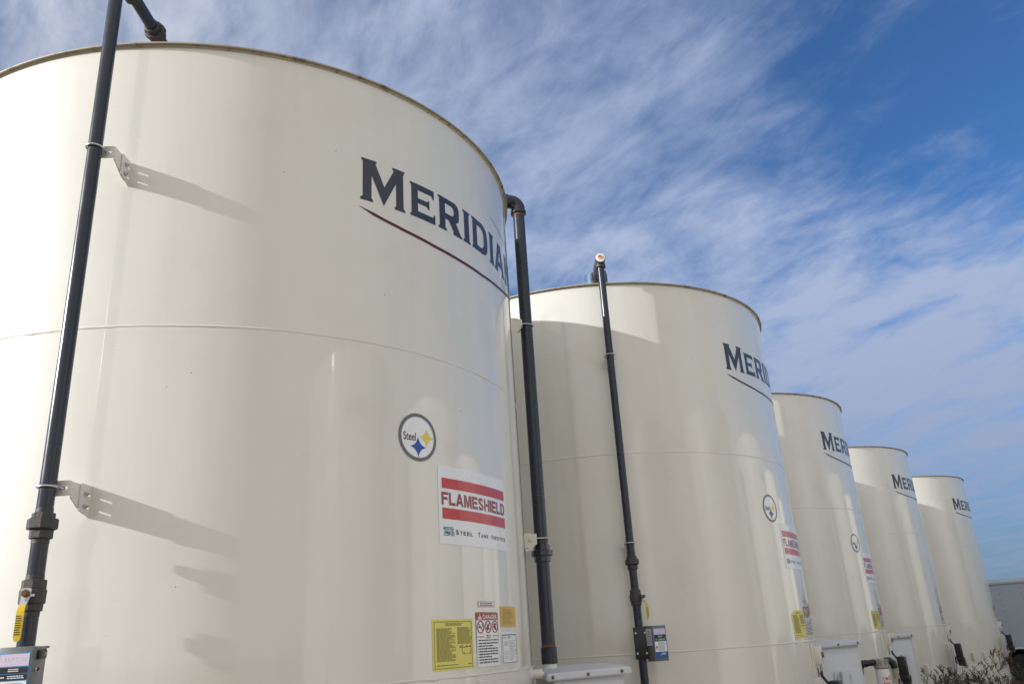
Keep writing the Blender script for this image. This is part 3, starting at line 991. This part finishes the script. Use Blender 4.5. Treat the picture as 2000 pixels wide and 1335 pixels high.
def tee_and_run(t, zc, length=1.3, uy=0.41):
    """tee on top of the riser, capped towards the front, and the pipe running back over the roof"""
    b = MB()
    b.lathe([(.036, zc - .07), (.044, zc - .068), (.044, zc - .045), (.039, zc - .04), (.039, zc)], 32)
    b.lathe([(.038, -.062), (.045, -.060), (.045, -.036), (.040, -.032), (.040, .032), (.045, .036), (.045, .060), (.042, .066), (.042, .115), (.047, .12), (.047, .16), (.038, .165)], 32, (0, 0, zc), 'Y')
    b.build('tee', 'iron', t, smooth=30)
    b = MB()
    b.lathe([(.037, -.069), (.041, -.066), (.041, -.061)], 32, (0, 0, zc), 'Y')
    b.box((0, -.071, zc), (.03, .008, .03), Matrix.Rotation(rad(8), 3, 'Y'), .002)
    c = b.build('cap', 'white_plastic', t, smooth=30)
    b = MB()
    b.box((-.004, -.0765, zc + .006), (.032, .002, .026), Matrix.Rotation(rad(8), 3, 'Y'))
    b.build('orange_tag', 'orange_plastic', c, smooth=0)
    b = MB()
    b.tube([(0, .055, zc), (0, length, zc)], .0305, 32)
    b.build('roof_run', 'slate_pipe', t, smooth=40)
    b = MB()
    b.lathe([(.036, -.052), (.042, -.049), (.042, -.022), (.036, -.020)], 8, (0, uy, zc), 'Y')
    b.lathe([(.051, -.022), (.056, -.019), (.056, .016), (.051, .019)], 8, (0, uy, zc), 'Y')
    b.lathe([(.038, .019), (.043, .021), (.043, .046), (.038, .049)], 8, (0, uy, zc), 'Y')
    b.build('roof_union', 'iron', t, smooth=25)
    b = MB()
    b.tube([(0, length - .03, zc), (0, length - .03, 4.60)], .045, 24)
    b.build('roof_drop', 'iron', t, smooth=40)
    return t


RLAB = ['grey riser pipe on the nearest tank, running off the top left of the photo',
        'grey riser pipe on the second tank, its white cap bearing an orange tag',
        'grey riser pipe on the third tank, standing in the gap behind the second tank']
risers = []
for zc, uy in ((4.868, 0.41), (4.725, 0.33)):
    rp = make_riser(zc)
    for zb in (3.855, 2.322):
        ubolt(rp, zb, .0305, .034, 0)
    tee_and_run(rp, zc, uy=uy)
    risers.append(rp)
risers.append(copy_tree(risers[1]))
for i, t in enumerate(risers):
    x, y, _ = TANKS[i]
    t.location = (x, y - RT - RISER_GAP[i], 0)
    t['label'] = RLAB[i]
for t, a in ((risers[0], rad(11)), (risers[1], rad(47)), (risers[2], rad(47))):
    valve_handle([c for c in t.children if c.name.startswith('ball_valve')][0], a)


# ------------------------------------------------------------------ control boxes on the riser pipes
def control_box(loc, phi, sx, label, ztop, plate):
    """phi = direction the front faces; sx = offset of the box's left edge from the pipe"""
    t = thing('control_box', label, 'control box', loc, rad(phi + 90), 'grey control boxes on the riser pipes')
    W_, H, D = 0.118, 0.243, 0.100
    x0, x1, z0, z1 = sx, sx + W_, ztop - H, ztop
    yb, yf = -0.042, -0.042 - D
    b = MB()
    b.box(((x0 + x1) / 2, (yb + yf) / 2, (z0 + z1) / 2), (W_, D, H), None, .006)
    b.build('enclosure', 'box_grey', t)
    b = MB()
    b.box(((x0 + x1) / 2, yb + .004, z1 - .003), (W_ + .004, .016, .008), None, .002)
    b.box(((x0 + x1) / 2, yb + .004, z0 + .003), (W_ + .004, .016, .008), None, .002)
    b.build('lid_flange', 'box_grey', t)
    # clasp and pilot lamp on the right side
    b = MB()
    b.box((x1 + .006, yf + .038, z1 - .028), (.012, .026, .030), None, .003)
    b.bm(yz([[(.0, -.016), (.030, -.016), (.038, -.010), (.038, .010), (.030, .016), (.0, .016)], ellipse(.025, 0, .008, .0085, 14)], x1 + .006, yf + .050, z1 - .026))
    c = b.build('clasp', 'black_steel', t, smooth=30)
    b = MB()
    b.lathe([(.0045, 0), (.0045, .003)], 12, (x1 + .0115, yf + .036, z1 - .030), 'X')
    b.build('lock_pin', 'brass', c)
    b = MB()
    b.lathe([(.010, 0), (.010, .004), (.008, .006)], 18, (x1 - .001, yf + .034, z1 - .075), 'X')
    l = b.build('pilot_lamp', 'zinc', t)
    b = MB()
    b.lathe([(.008, .004), (.008, .009), (.005, .013), (.002, .014)], 18, (x1 - .001, yf + .034, z1 - .075), 'X')
    b.build('lens', 'red_lens', l)
    # front label
    lx0, lx1, lz0, lz1 = x0 + .008, x1 - .008, z0 + .022, z1 - .020
    lw, lh = lx1 - lx0, lz1 - lz0
    X = lambda f: lx0 + f * lw
    Z = lambda f: lz0 + f * lh
    y = yf - .001
    b = MB()
    b.bm(xz([rect(lx0, lz0, lx1, lz1)], y))
    lb = b.build('front_label', 'sky_blue', t, smooth=0)

    def pan(name, m, x, z, x2, z2, yy=.0008, lp=None, bms=None):
        b = MB()
        if lp is None and bms is None:
            lp = [rect(X(x), Z(z), X(x2), Z(z2))]
        if lp:
            b.bm(xz(lp, y - yy))
        for q in bms or []:
            for v in q.verts:
                v.co = Vector((v.co.x, y - yy, v.co.y))
            b.bm(q)
        return b.build(name, m, lb, smooth=0)
    pan('title_panel', 'pink_panel', .025, .79, .975, .985)
    pan('title', 'pale_ink', 0, 0, 0, 0, .0016, bms=[text_mesh('STP-CBS', X(.12), X(.86), Z(.87), Z(.945), .012), text_mesh('CONTROL BOX', X(.3), X(.7), Z(.825), Z(.845), .0)])
    pan('dark_panel', 'black_ink', .025, .675, .975, .775)
    pan('dark_panel', 'black_ink', .025, .565, .975, .665)
    pan('panel_text', 'pale_ink', 0, 0, 0, 0, .0016, lp=lines_of_text(X(.34), X(.68), Z(.695), Z(.755), 2, 31, .1, .5) + lines_of_text(X(.34), X(.88), Z(.585), Z(.645), 2, 32, .15, .5) + lines_of_text(X(.08), X(.26), Z(.60), Z(.63), 1, 33, .1, .7))
    pan('white_panel', 'white_vinyl', .025, .21, .975, .55)
    pan('warning_text', 'grey_ink', 0, 0, 0, 0, .0016, lp=lines_of_text(X(.3), X(.94), Z(.235), Z(.53), 12, 34, .3, .45))
    pan('warning_triangle', 'black_ink', 0, 0, 0, 0, .0016, lp=[[(X(.07), Z(.34)), (X(.24), Z(.34)), (X(.155), Z(.42))], rect(X(.06), Z(.29), X(.25), Z(.31))])
    pan('blue_panel', 'blue_vinyl', .0, .0, 1.0, .195)
    pan('maker_text', 'pale_ink', 0, 0, 0, 0, .0016, lp=lines_of_text(X(.5), X(.9), Z(.13), Z(.17), 1, 35, .1, .7) + lines_of_text(X(.35), X(.9), Z(.09), Z(.115), 1, 36, .1, .5))
    # grey data sticker on the left side
    b = MB()
    b.bm(yz([rect(0, 0, .075, .115)], x0 - .001, yf + .014, z1 - .135))
    s = b.build('data_sticker', 'pale_ink', t, smooth=0)
    b = MB()
    b.bm(yz(lines_of_text(.006, .068, .01, .105, 8, 40, .4, .4), x0 - .0018, yf + .014, z1 - .135))
    b.build('small_print', 'grey_ink', s, smooth=0)
    # clamp plate round the pipe
    if plate:
        A = Matrix.Rotation(rad(-90 - phi), 4, 'Z')
        b = MB()
        b.box(tuple(A @ Vector((.003, -.036, z1 - .115))), (.108, .007, .222), A.to_3x3(), .002)
        p = b.build('clamp_plate', 'black_steel', t)
        for px_ in (-.035, .032):
            for pz in (-.045, -.185):
                b = MB()
                q = MB().hexnut((0, 0, 0), .0085, .008, 'Y')
                q.lathe([(.0045, -.02), (.0045, 0)], 10, (0, 0, 0), 'Y')
                b.add([A @ (Vector(v) + Vector((px_, -.043, z1 + pz))) for v in q.v], q.f)
                b.build('bolt', 'zinc', p, smooth=30)
    return t


def yz(loops, x, y0, z0):
    b = flat_mesh(loops)
    for q in b.verts:
        q.co = Vector((x, y0 + q.co.x, z0 + q.co.y))
    return b


control_box((TANKS[0][0], TANKS[0][1] - RT - RISER_GAP[0], 0), -85, -.021, 'grey control box with pink and black label, cut off at the lower left corner', 1.742, False)
control_box((TANKS[1][0], TANKS[1][1] - RT - RISER_GAP[1], 0), -66, .022, 'grey control box with pink and blue label on the second riser pipe', 1.715, True)


# ------------------------------------------------------------------ fill pipe on the right of the nearest tank
def fill_pipe():
    az = rad(13.8)
    rr = RT + 0.165
    x, y = TANKS[0][0] + rr * math.cos(az), TANKS[0][1] + rr * math.sin(az)
    # local -y points away from the tank
    t = thing('fill_pipe', 'dark grey fill pipe with an elbow on top, between the nearest and the second tank', 'pipe', (x, y, 0), az + PI / 2)
    r = .0445
    zt = 4.80
    b = MB()
    b.tube([(0, 0, 1.625), (0, 0, 2.16)], r, 36)
    b.tube([(0, 0, 2.22), (0, 0, zt)], r, 36)
    b.build('pipe', 'slate_pipe', t, smooth=40)
    b = MB()
    b.tube([(0, 0, 1.615), (0, 0, 1.632)], r + .001, 36)
    b.tube([(0, 0, 2.152), (0, 0, 2.16)], r + .001, 36)
    b.build('rust_band', 'rust', t, smooth=40)
    b = MB()
    b.lathe([(.049, -.05), (.052, -.048), (.052, .048), (.049, .05)], 36, (0, 0, 1.567))
    b.build('coupling', 'slate_pipe', t, smooth=30)
    b = MB()
    b.lathe([(.046, 1.46), (.046, 1.52), (.0455, 1.53)], 32)
    b.build('white_nipple', 'white_plastic', t, smooth=30)
    b = MB()
    b.lathe([(.050, -.022), (.056, -.018), (.056, .018), (.050, .02)], 8, (0, 0, 2.168))
    b.lathe([(.066, -.021), (.072, -.017), (.072, .015), (.066, .019)], 8, (0, 0, 2.205))
    b.lathe([(.051, -.02), (.056, -.018), (.056, .018), (.050, .02)], 8, (0, 0, 2.236))
    b.build('union', 'slate_pipe', t, smooth=25)
    R0 = 0.062
    b = MB()
    pts = [(0, 0, zt - .03)]
    for k in range(13):
        a = PI / 2 * k / 12
        pts.append((0, R0 - R0 * math.cos(a), zt + .012 + R0 * math.sin(a)))
    pts.append((0, R0 + .03, zt + .012 + R0))
    b.tube(pts, .053, 32)
    zc = zt + .012 + R0
    b.lathe([(.055, zt - .035), (.060, zt - .032), (.060, zt - .008), (.055, zt - .004)], 32)
    b.lathe([(.055, R0 + .018), (.060, R0 + .021), (.060, R0 + .045), (.055, R0 + .048)], 32, (0, 0, zc), 'Y')
    b.build('elbow', 'slate_pipe', t, smooth=40)
    b = MB()
    b.tube([(0, 0, zt - .050), (0, 0, zt - .036)], r + .0012, 32)
    b.tube([(0, R0 + .048, zc), (0, R0 + .056, zc)], r + .002, 32)
    b.build('rust_band', 'rust', t, smooth=40)
    b = MB()
    b.tube([(0, R0 + .04, zc), (0, .62, zc)], r, 32)
    b.lathe([(.056, .155), (.060, .158), (.060, .185), (.056, .188)], 8, (0, 0, zc), 'Y')
    b.lathe([(.066, .188), (.072, .192), (.072, .222), (.066, .226)], 8, (0, 0, zc), 'Y')
    b.tube([(0, .62, zc), (0, .62, 4.56)], .055, 24)
    b.build('roof_run', 'slate_pipe', t, smooth=30)
    for z in (3.833, 2.298):
        ubolt(t, z, r, .049, 0)
    return t


fill_pipe()


# ------------------------------------------------------------------ blue pump motor on the second tank's roof
def motor():
    x, y = 0.835, 7.22
    t = thing('pump_motor', 'weathered blue pump motor on the roof of the second tank', 'motor', (x, y, TOP))
    b = MB()
    b.lathe([(.02, 0.02), (.095, 0.04), (.095, .36), (.090, .385), (.05, .40)], 32)
    b.build('housing', 'motor_blue', t, smooth=40)
    b = MB()
    b.lathe([(.02, .0), (.045, .0), (.045, .39), (.038, .43), (.015, .445)], 20, (.085, .01, 0))
    b.build('side_cover', 'motor_blue', t, smooth=40)
    b = MB()
    for k in range(4):
        b.box((.055 + .020 * k, -.092 + .006 * k, .30), (.006, .012, .08))
    b.build('vent_slots', 'black_ink', t, smooth=0)
    b = MB()
    b.lathe([(.13, -.02), (.13, .03), (.10, .04)], 24)
    b.build('base_flange', 'iron', t, smooth=30)


motor()


def hinge_tip():
    t = thing('roof_hatch', 'small white hatch flap tip behind the nearest tank, on the second tank', 'hatch', (TANKS[1][0] - 1.75, TANKS[1][1] - .35, TOP))
    b = MB()
    b.add([(-.10, 0, 0), (.05, 0, 0), (.12, .0, .10), (-.06, 0, .03), (-.10, .012, 0), (.05, .012, 0), (.12, .012, .10), (-.06, .012, .03)],
          [[0, 1, 2, 3], [7, 6, 5, 4], [0, 4, 5, 1], [1, 5, 6, 2], [2, 6, 7, 3], [3, 7, 4, 0]])
    b.build('flap', 'white_plastic', t, smooth=0)
    b = MB()
    b.box((-.05, .02, .0), (.12, .04, .02), None, .003)
    b.build('hinge_plate', 'cream_trim', t)


# ------------------------------------------------------------------ white equipment cabinets between the tanks
def cabinet(i, label, dz=0.0, nozzle=False, extra=True, pink=False):
    tx, ty, _ = TANKS[i]
    # corners of the lid relative to the tank axis
    FL, FR = Vector((1.905, -.02)), Vector((2.41, .07))
    dep = Vector((-.17, .985)).normalized() * .66
    BL, BR = FL + dep, FR + dep
    t = thing('equipment_cabinet', label, 'cabinet', (tx + 2.1, ty + .35, 0), 0.0, 'white cabinets between the tanks')
    off = Vector((2.1, .35))
    z = [1.475 + dz, 1.487 + dz, 1.500 + dz, 1.500 + dz]
    b = MB()
    top = [(*(p - off), q) for p, q in zip((FL, FR, BR, BL), z)]
    bot = [(p[0], p[1], p[2] - .042) for p in top]
    bm = bmesh.new()
    vs = [bm.verts.new(p) for p in top + bot]
    for f in ([0, 1, 2, 3], [7, 6, 5, 4], [0, 4, 5, 1], [1, 5, 6, 2], [2, 6, 7, 3], [3, 7, 4, 0]):
        bm.faces.new([vs[k] for k in f])
    bmesh.ops.bevel(bm, geom=bm.edges[:], offset=.008, segments=2, affect='EDGES')
    b.bm(bm)
    lid = b.build('lid', 'white_enamel', t, smooth=40)
    fx = (FR - FL).normalized()
    nrm = Vector((fx.y, -fx.x))
    # body
    ins = .045
    c4 = [FL + fx * ins - nrm * .03, FR - fx * ins - nrm * .03, BR - fx * ins + nrm * .03, BL + fx * ins + nrm * .03]
    bm = bmesh.new()
    vs = [bm.verts.new((*(p - off), 0.02)) for p in c4] + [bm.verts.new((*(p - off), zz_ - .04)) for p, zz_ in zip(c4, z)]
    for f in ([3, 2, 1, 0], [4, 5, 6, 7], [0, 1, 5, 4], [1, 2, 6, 5], [2, 3, 7, 6], [3, 0, 4, 7]):
        bm.faces.new([vs[k] for k in f])
    bmesh.ops.bevel(bm, geom=bm.edges[:], offset=.006, segments=2, affect='EDGES')
    b = MB()
    b.bm(bm)
    body = b.build('body', 'white_enamel', t, smooth=40)
    Wd = (FR - FL).length
    R3 = Matrix((Vector((fx.x, fx.y, 0)), Vector((-nrm.x, -nrm.y, 0)), Vector((0, 0, 1)))).transposed()

    def at(s, out, zz_):
        p = FL + fx * (s * Wd) + nrm * out - off
        return Vector((p.x, p.y, zz_))
    # stained drip line and door panel edge under the lid
    b = MB()
    b.box(at(.5, -.0285, z[0] - .05), (Wd - .1, .004, .012), R3)
    b.build('drip_line', 'stained_enamel', t, smooth=0)
    b = MB()
    b.box(at(.47, -.026, .72), (Wd * .74, .010, 1.30), R3, .004)
    b.build('door', 'white_enamel', t)
    for s in (.07, .48, .88):
        b = MB()
        q = MB().lathe([(.0045, -.012), (.0085, -.008), (.0095, -.002), (.0095, .002)], 12, (0, 0, 0), 'Y')
        c = at(s, .0, z[0] + s * .012 - .021)
        b.add([R3 @ Vector(v) + c for v in q.v], q.f)
        b.build('lid_bolt', 'brass', lid, smooth=40)
    if extra:
        # slotted strut bolted upright on the front
        zb = 1.10 + dz
        b = MB()
        up = Matrix.Translation(at(.47, .0, zb)) @ R3.to_4x4() @ Matrix(((1, 0, 0, 0), (0, 0, -1, 0), (0, 1, 0, 0), (0, 0, 0, 1)))
        for sx in (-.065, .065):
            bm = flat_mesh([rect(sx - .022, -.20, sx + .022, .12), rect(sx - .007, .03, sx + .007, .09), rect(sx - .007, -.08, sx + .007, -.02)], .0025)
            bmesh.ops.transform(bm, matrix=up, verts=bm.verts)
            b.bm(bm)
        b.box(at(.47, .022, zb - .04), (.07, .045, .32), R3, .002)
        b.build('slotted_strut', 'white_enamel', t, smooth=0)
    if pink:
        b = MB()
        bm = flat_mesh([rect(-.04, -.03, .04, .03)], .001)
        bmesh.ops.transform(bm, matrix=Matrix.Translation(at(.70, -.019, .76)) @ R3.to_4x4() @ Matrix(((1, 0, 0, 0), (0, 0, -1, 0), (0, 1, 0, 0), (0, 0, 0, 1))), verts=bm.verts)
        b.bm(bm)
        b.build('pink_sticker', 'pink_label', t, smooth=0)
        b = MB()
        b.box(at(.74, -.01, .70), (.05, .03, .02), R3, .004)
        b.build('latch', 'black_steel', t)
    return t


mat('pink_label', (0.55, 0.10, 0.26), 0.45, col2=(0.72, 0.55, 0.62), vscale=60, lo=0.5, hi=0.52)
cabinet(0, 'white cabinet right of the nearest tank, grey fill pipe standing on its lid', 0, extra=False)
cabinet(1, 'white cabinet right of the second tank, with a slotted strut on its front')
cabinet(2, 'white cabinet right of the third tank, with a pink sticker and black nozzle boot', -.035, pink=True)


# ------------------------------------------------------------------ nozzle boots
def boot(i, label, proto_=[None]):
    tx, ty, r = TANKS[i]
    az = rad(-35 + r)
    rr = RT + .085
    if proto_[0] is None:
        t = thing('nozzle_boot', label, 'nozzle boot', group='black nozzle boots on the tanks')
        # local +x = away from the tank
        b = MB()
        b.box((.10, 0, 1.09), (.095, .095, .25), None, .012)
        b.box((.105, 0, .96), (.112, .108, .08), None, .014)
        b.box((.11, 0, .90), (.095, .09, .07), None, .012)
        b.build('holster', 'black_plastic', t)
        b = MB()
        b.tube([(.06, 0, 1.19), (.035, 0, 1.215), (.012, 0, 1.25), (.006, 0, 1.275), (.014, 0, 1.29)], [.012, .011, .012, .012, .008], 12)
        b.build('hook', 'black_plastic', t)
        b = MB()
        b.tube([(.05, 0, 1.02), (.025, 0, .99), (.018, 0, .93), (.035, 0, .90)], .010, 10)
        b.build('trigger_guard', 'black_plastic', t)
        proto_[0] = t
    else:
        t = copy_tree(proto_[0])
        t['label'] = label
    t.location = (tx + rr * math.cos(az), ty + rr * math.sin(az), 0)
    t.rotation_euler = (0, 0, az)
    return t


boot(1, 'black nozzle boot at the bottom edge, in front of the second tank\'s cabinet')
boot(2, 'black nozzle boot hanging in front of the cabinet with the pink sticker')
boot(3, 'black nozzle boot on the right edge of the fourth tank, above a bush')
boot(4, 'small black nozzle boot on the farthest tank, seen against the trailer')


# ------------------------------------------------------------------ fuel filter
def fuel_filter():
    x, y = 3.56, 9.02
    t = thing('fuel_filter', 'white fuel filter canister with red print, black elbows and a grey head', 'filter', (x, y, 0))
    b = MB()
    b.lathe([(.03, .62), (.066, .64), (.070, .67), (.070, 1.175), (.066, 1.19)], 36)
    b.build('canister', 'white_plastic', t, smooth=40)
    b = MB()
    b.lathe([(.066, 1.19), (.074, 1.20), (.074, 1.225), (.066, 1.25), (.066, 1.275), (.05, 1.285)], 24)
    for k in range(10):
        a = 2 * PI * k / 10
        b.box((.07 * math.cos(a), .07 * math.sin(a), 1.255), (.014, .012, .05), Matrix.Rotation(a, 3, 'Z'), .002)
    b.build('filter_head', 'zinc_cast', t, smooth=30)
    b = MB()
    b.tube([(-.06, 0, 1.255), (-.16, 0, 1.25)], .030, 20)
    b.tube([(-.15, 0, 1.25), (-.195, 0, 1.245), (-.225, 0, 1.21), (-.23, 0, 1.15)], .036, 20)
    b.tube([(-.23, 0, 1.15), (-.23, 0, .55)], .028, 20)
    b.lathe([(.034, -.02), (.042, -.016), (.042, .016), (.034, .02)], 20, (-.225, 0, 1.24))
    b.lathe([(.03, -.02), (.048, -.016), (.048, .016), (.03, .02)], 8, (-.23, 0, .93))
    b.build('inlet_pipe', 'black_steel', t, smooth=40)
    b = MB()
    b.tube([(.05, 0, 1.262), (.09, 0, 1.262), (.122, 0, 1.24), (.13, 0, 1.19)], .036, 20)
    b.build('outlet_elbow', 'black_steel', t, smooth=40)
    b = MB()
    b.tube([(.13, 0, 1.19), (.13, 0, 1.09)], .028, 20)
    b.build('outlet_hose', 'zinc_cast', t, smooth=40)
    # red print wrapped on the canister, facing the viewer's side
    bms = [text_mesh('CIM', -.035, .018, 1.085, 1.115, .02), text_mesh('-TEK', .020, .055, 1.085, 1.125, .02)]
    lp = lines_of_text(-.035, .05, 1.052, 1.068, 1, 2, .1, .6) + [ellipse(0, .99, .02, .022, 20), ellipse(0, .99, .014, .016, 20)] + lines_of_text(.022, .055, .975, 1.005, 2, 5, .2, .5) + lines_of_text(-.03, .05, 1.025, 1.035, 1, 6, .2, .5)
    b = MB()
    for q in bms + [flat_mesh(lp)]:
        for v in q.verts:
            a = rad(-92) + v.co.x / .0712
            v.co = Vector((.0712 * math.cos(a), .0712 * math.sin(a), v.co.y))
        b.bm(q)
    b.build('print', 'red_vinyl', t, smooth=0)


mat('zinc_cast', (0.33, 0.31, 0.28), 0.5, metal=0.3, var=0.2, vscale=25)
fuel_filter()


# ------------------------------------------------------------------ enclosed trailer
def trailer():
    a = rad(-27)
    d = Vector((math.cos(a), math.sin(a), 0))
    p0 = Vector((11.2, 22.6, 0))
    t = thing('cargo_trailer', 'white riveted box trailer parked behind the farthest tank at the right edge', 'trailer', p0, a)
    L0, L1, Wt, zb, zt = -3.2, 4.0, 2.1, 0.36, 2.44
    # local x along the side, local +y away from the viewer
    cx, cr = 1.16, .44
    arch = [(cx + cr, zb)] + [(cx + cr * math.cos(PI * k / 20), zb + .02 + cr * 0.95 * math.sin(PI * k / 20)) for k in range(21)] + [(cx - cr, zb)]
    side = [(L0, zb)] + arch[::-1] + [(L1, zb), (L1, zt), (L0, zt)]
    b = MB()
    b.bm(xz([side], 0.0, .01))
    b.box(((L0 + L1) / 2, Wt, (zb + zt) / 2), (L1 - L0, .02, zt - zb))
    b.box((L0, Wt / 2, (zb + zt) / 2), (.02, Wt - .03, zt - zb))
    b.box((L1, Wt / 2, (zb + zt) / 2), (.02, Wt - .03, zt - zb))
    b.box(((L0 + L1) / 2, Wt / 2, zt + .01), (L1 - L0, Wt, .02))
    b.box(((L0 + L1) / 2, Wt / 2, zb + .5), (L1 - L0 - .06, Wt - .06, .02))
    b.build('body', 'trailer_skin', t, smooth=30)
    b = MB()
    b.box(((L0 + L1) / 2, -.018, zt - .045), (L1 - L0 + .04, .03, .10), None, .006)
    r = b.build('roof_rail', 'trailer_rail', t)
    b = MB()
    x = L0 + .1
    while x < L1:
        b.lathe([(.007, -.006), (.007, 0)], 8, (x, -.033, zt - .045), 'Y')
        x += .2
    b.build('rail_rivets', 'black_steel', r, smooth=0)
    b = MB()
    x = L0 + .3
    while x < L1:
        z = zb + .12
        while z < zt - .12:
            if not (abs(x - cx) < cr + .05 and z < zb + cr + .08):
                b.lathe([(.0065, -.004), (.0095, -.001), (.0095, .001)], 8, (x, -.011, z), 'Y')
            z += .135
        x += .49
    b.build('rivets', 'black_steel', t, smooth=0)
    b = MB()
    b.tube([(p[0], -.025, p[1]) for p in arch], .022, 10)
    b.build('arch_trim', 'trailer_rail', t)
    b = MB()
    b.box(((L0 + cx - cr) / 2, -.014, zb), (cx - cr - L0 - .03, .03, .06), None, .004)
    b.box(((L1 + cx + cr) / 2, -.014, zb), (L1 - cx - cr - .03, .03, .06), None, .004)
    b.build('bottom_rail', 'trailer_rail', t)
    for y in (.13, Wt - .13):
        b = MB()
        b.lathe([(.20, -.1), (.31, -.1), (.335, -.07), (.335, .07), (.31, .1), (.20, .1)], 40, (cx, y, .335), 'Y')
        wl = b.build('tyre', 'rubber', t, smooth=40)
        b = MB()
        b.lathe([(.03, -.085), (.12, -.08), (.17, -.06), (.20, -.075), (.20, .06)], 32, (cx, y, .335), 'Y')
        b.build('rim', 'trailer_rail', wl, smooth=30)
    b = MB()
    b.tube([(cx, .05, .335), (cx, Wt - .05, .335)], .035, 12)
    b.box(((L0 + L1) / 2, Wt / 2, zb - .05), (L1 - L0 - .2, .9, .08))
    b.build('chassis', 'black_steel', t)


trailer()


# ------------------------------------------------------------------ dry sage bushes
def bush(x, y, h, spread, seed, label):
    rr = random.Random(seed)
    t = thing('sage_bush', label, 'bush', (x, y, 0), rr.uniform(0, 6), 'dry sage bushes in front of the far tanks')
    st = MB()
    lf = MB()

    def leaf(p, d, L):
        d = d.normalized()
        s = d.orthogonal().normalized()
        s = Matrix.Rotation(rr.uniform(0, 2 * PI), 3, d) @ s
        wv = L * rr.uniform(.16, .30)
        lf.add([p, p + d * L * .5 + s * wv, p + d * L, p + d * L * .5 - s * wv], [[0, 1, 2, 3]])

    def branch(p, d, L, r, lvl):
        n = 5
        pts, rs = [p], [r]
        q = p.copy()
        dd = d.copy()
        for k in range(n):
            dd = (dd + Vector((rr.uniform(-1, 1), rr.uniform(-1, 1), rr.uniform(-.3, .6))) * .16).normalized()
            q = q + dd * L / n
            pts.append(q.copy())
            rs.append(max(.0011, r * (1 - .75 * (k + 1) / n)))
            if lvl < 3:
                for _ in range(2 if lvl else 2):
                    if rr.random() < (.5 if k > 0 else .15):
                        ax = Vector((rr.uniform(-1, 1), rr.uniform(-1, 1), rr.uniform(-.2, .5))).normalized()
                        nd = (dd * .75 + ax * .8 + Vector((0, 0, .15))).normalized()
                        branch(q.copy(), nd, L * rr.uniform(.32, .55), rs[-1] * .6, lvl + 1)
            if lvl >= 1:
                m = 1 if lvl == 1 else 3
                for _ in range(m):
                    v = (dd + Vector((rr.uniform(-1, 1), rr.uniform(-1, 1), rr.uniform(-.6, 1))) * .9)
                    leaf(q + Vector((rr.uniform(-1, 1), rr.uniform(-1, 1), rr.uniform(-1, 1))) * .006, v, rr.uniform(.012, .027))
        st.tube(pts, rs, 4 if lvl else 6, caps=False)
    ns = int(14 * spread / .5)
    for k in range(ns):
        a = rr.uniform(0, 2 * PI)
        out = rr.uniform(.05, .95) * spread
        d = Vector((math.cos(a) * out, math.sin(a) * out, h * rr.uniform(.75, 1.0)))
        L = d.length * rr.uniform(.72, 1.0)
        branch(Vector((math.cos(a) * .06, math.sin(a) * .06, -.02)), (d.normalized() + Vector((0, 0, .2))).normalized(), L, rr.uniform(.006, .011), 0)
    st.build('stems', 'twig', t, smooth=0)
    lf.build('foliage', 'sage_leaf', t, smooth=0)


def on_ray(px, py, dist):
    v = px_dir(px, py)
    k = dist / math.hypot(v.x, v.y)
    return v.x * k, v.y * k


for px_, dist, h, sp, seed, lab in [
        (1806, 13.4, .70, .42, 1, 'leafy olive sage bush beside the cabinet with the pink sticker'),
        (1858, 13.7, .62, .42, 2, 'low twiggy sage bush below the nozzle boot of the fourth tank'),
        (1908, 14.4, .80, .44, 3, 'tallest dry sage bush, its bare twigs reaching up before the farthest tank'),
        (1960, 14.8, .62, .48, 4, 'brown sage bush at the lower right, before the trailer wheel'),
        (2008, 15.6, .60, .45, 5, 'dark brown sage bush at the right edge, under the trailer')]:
    x, y = on_ray(px_, 1300, dist)
    bush(x, y, h, sp, seed, lab)
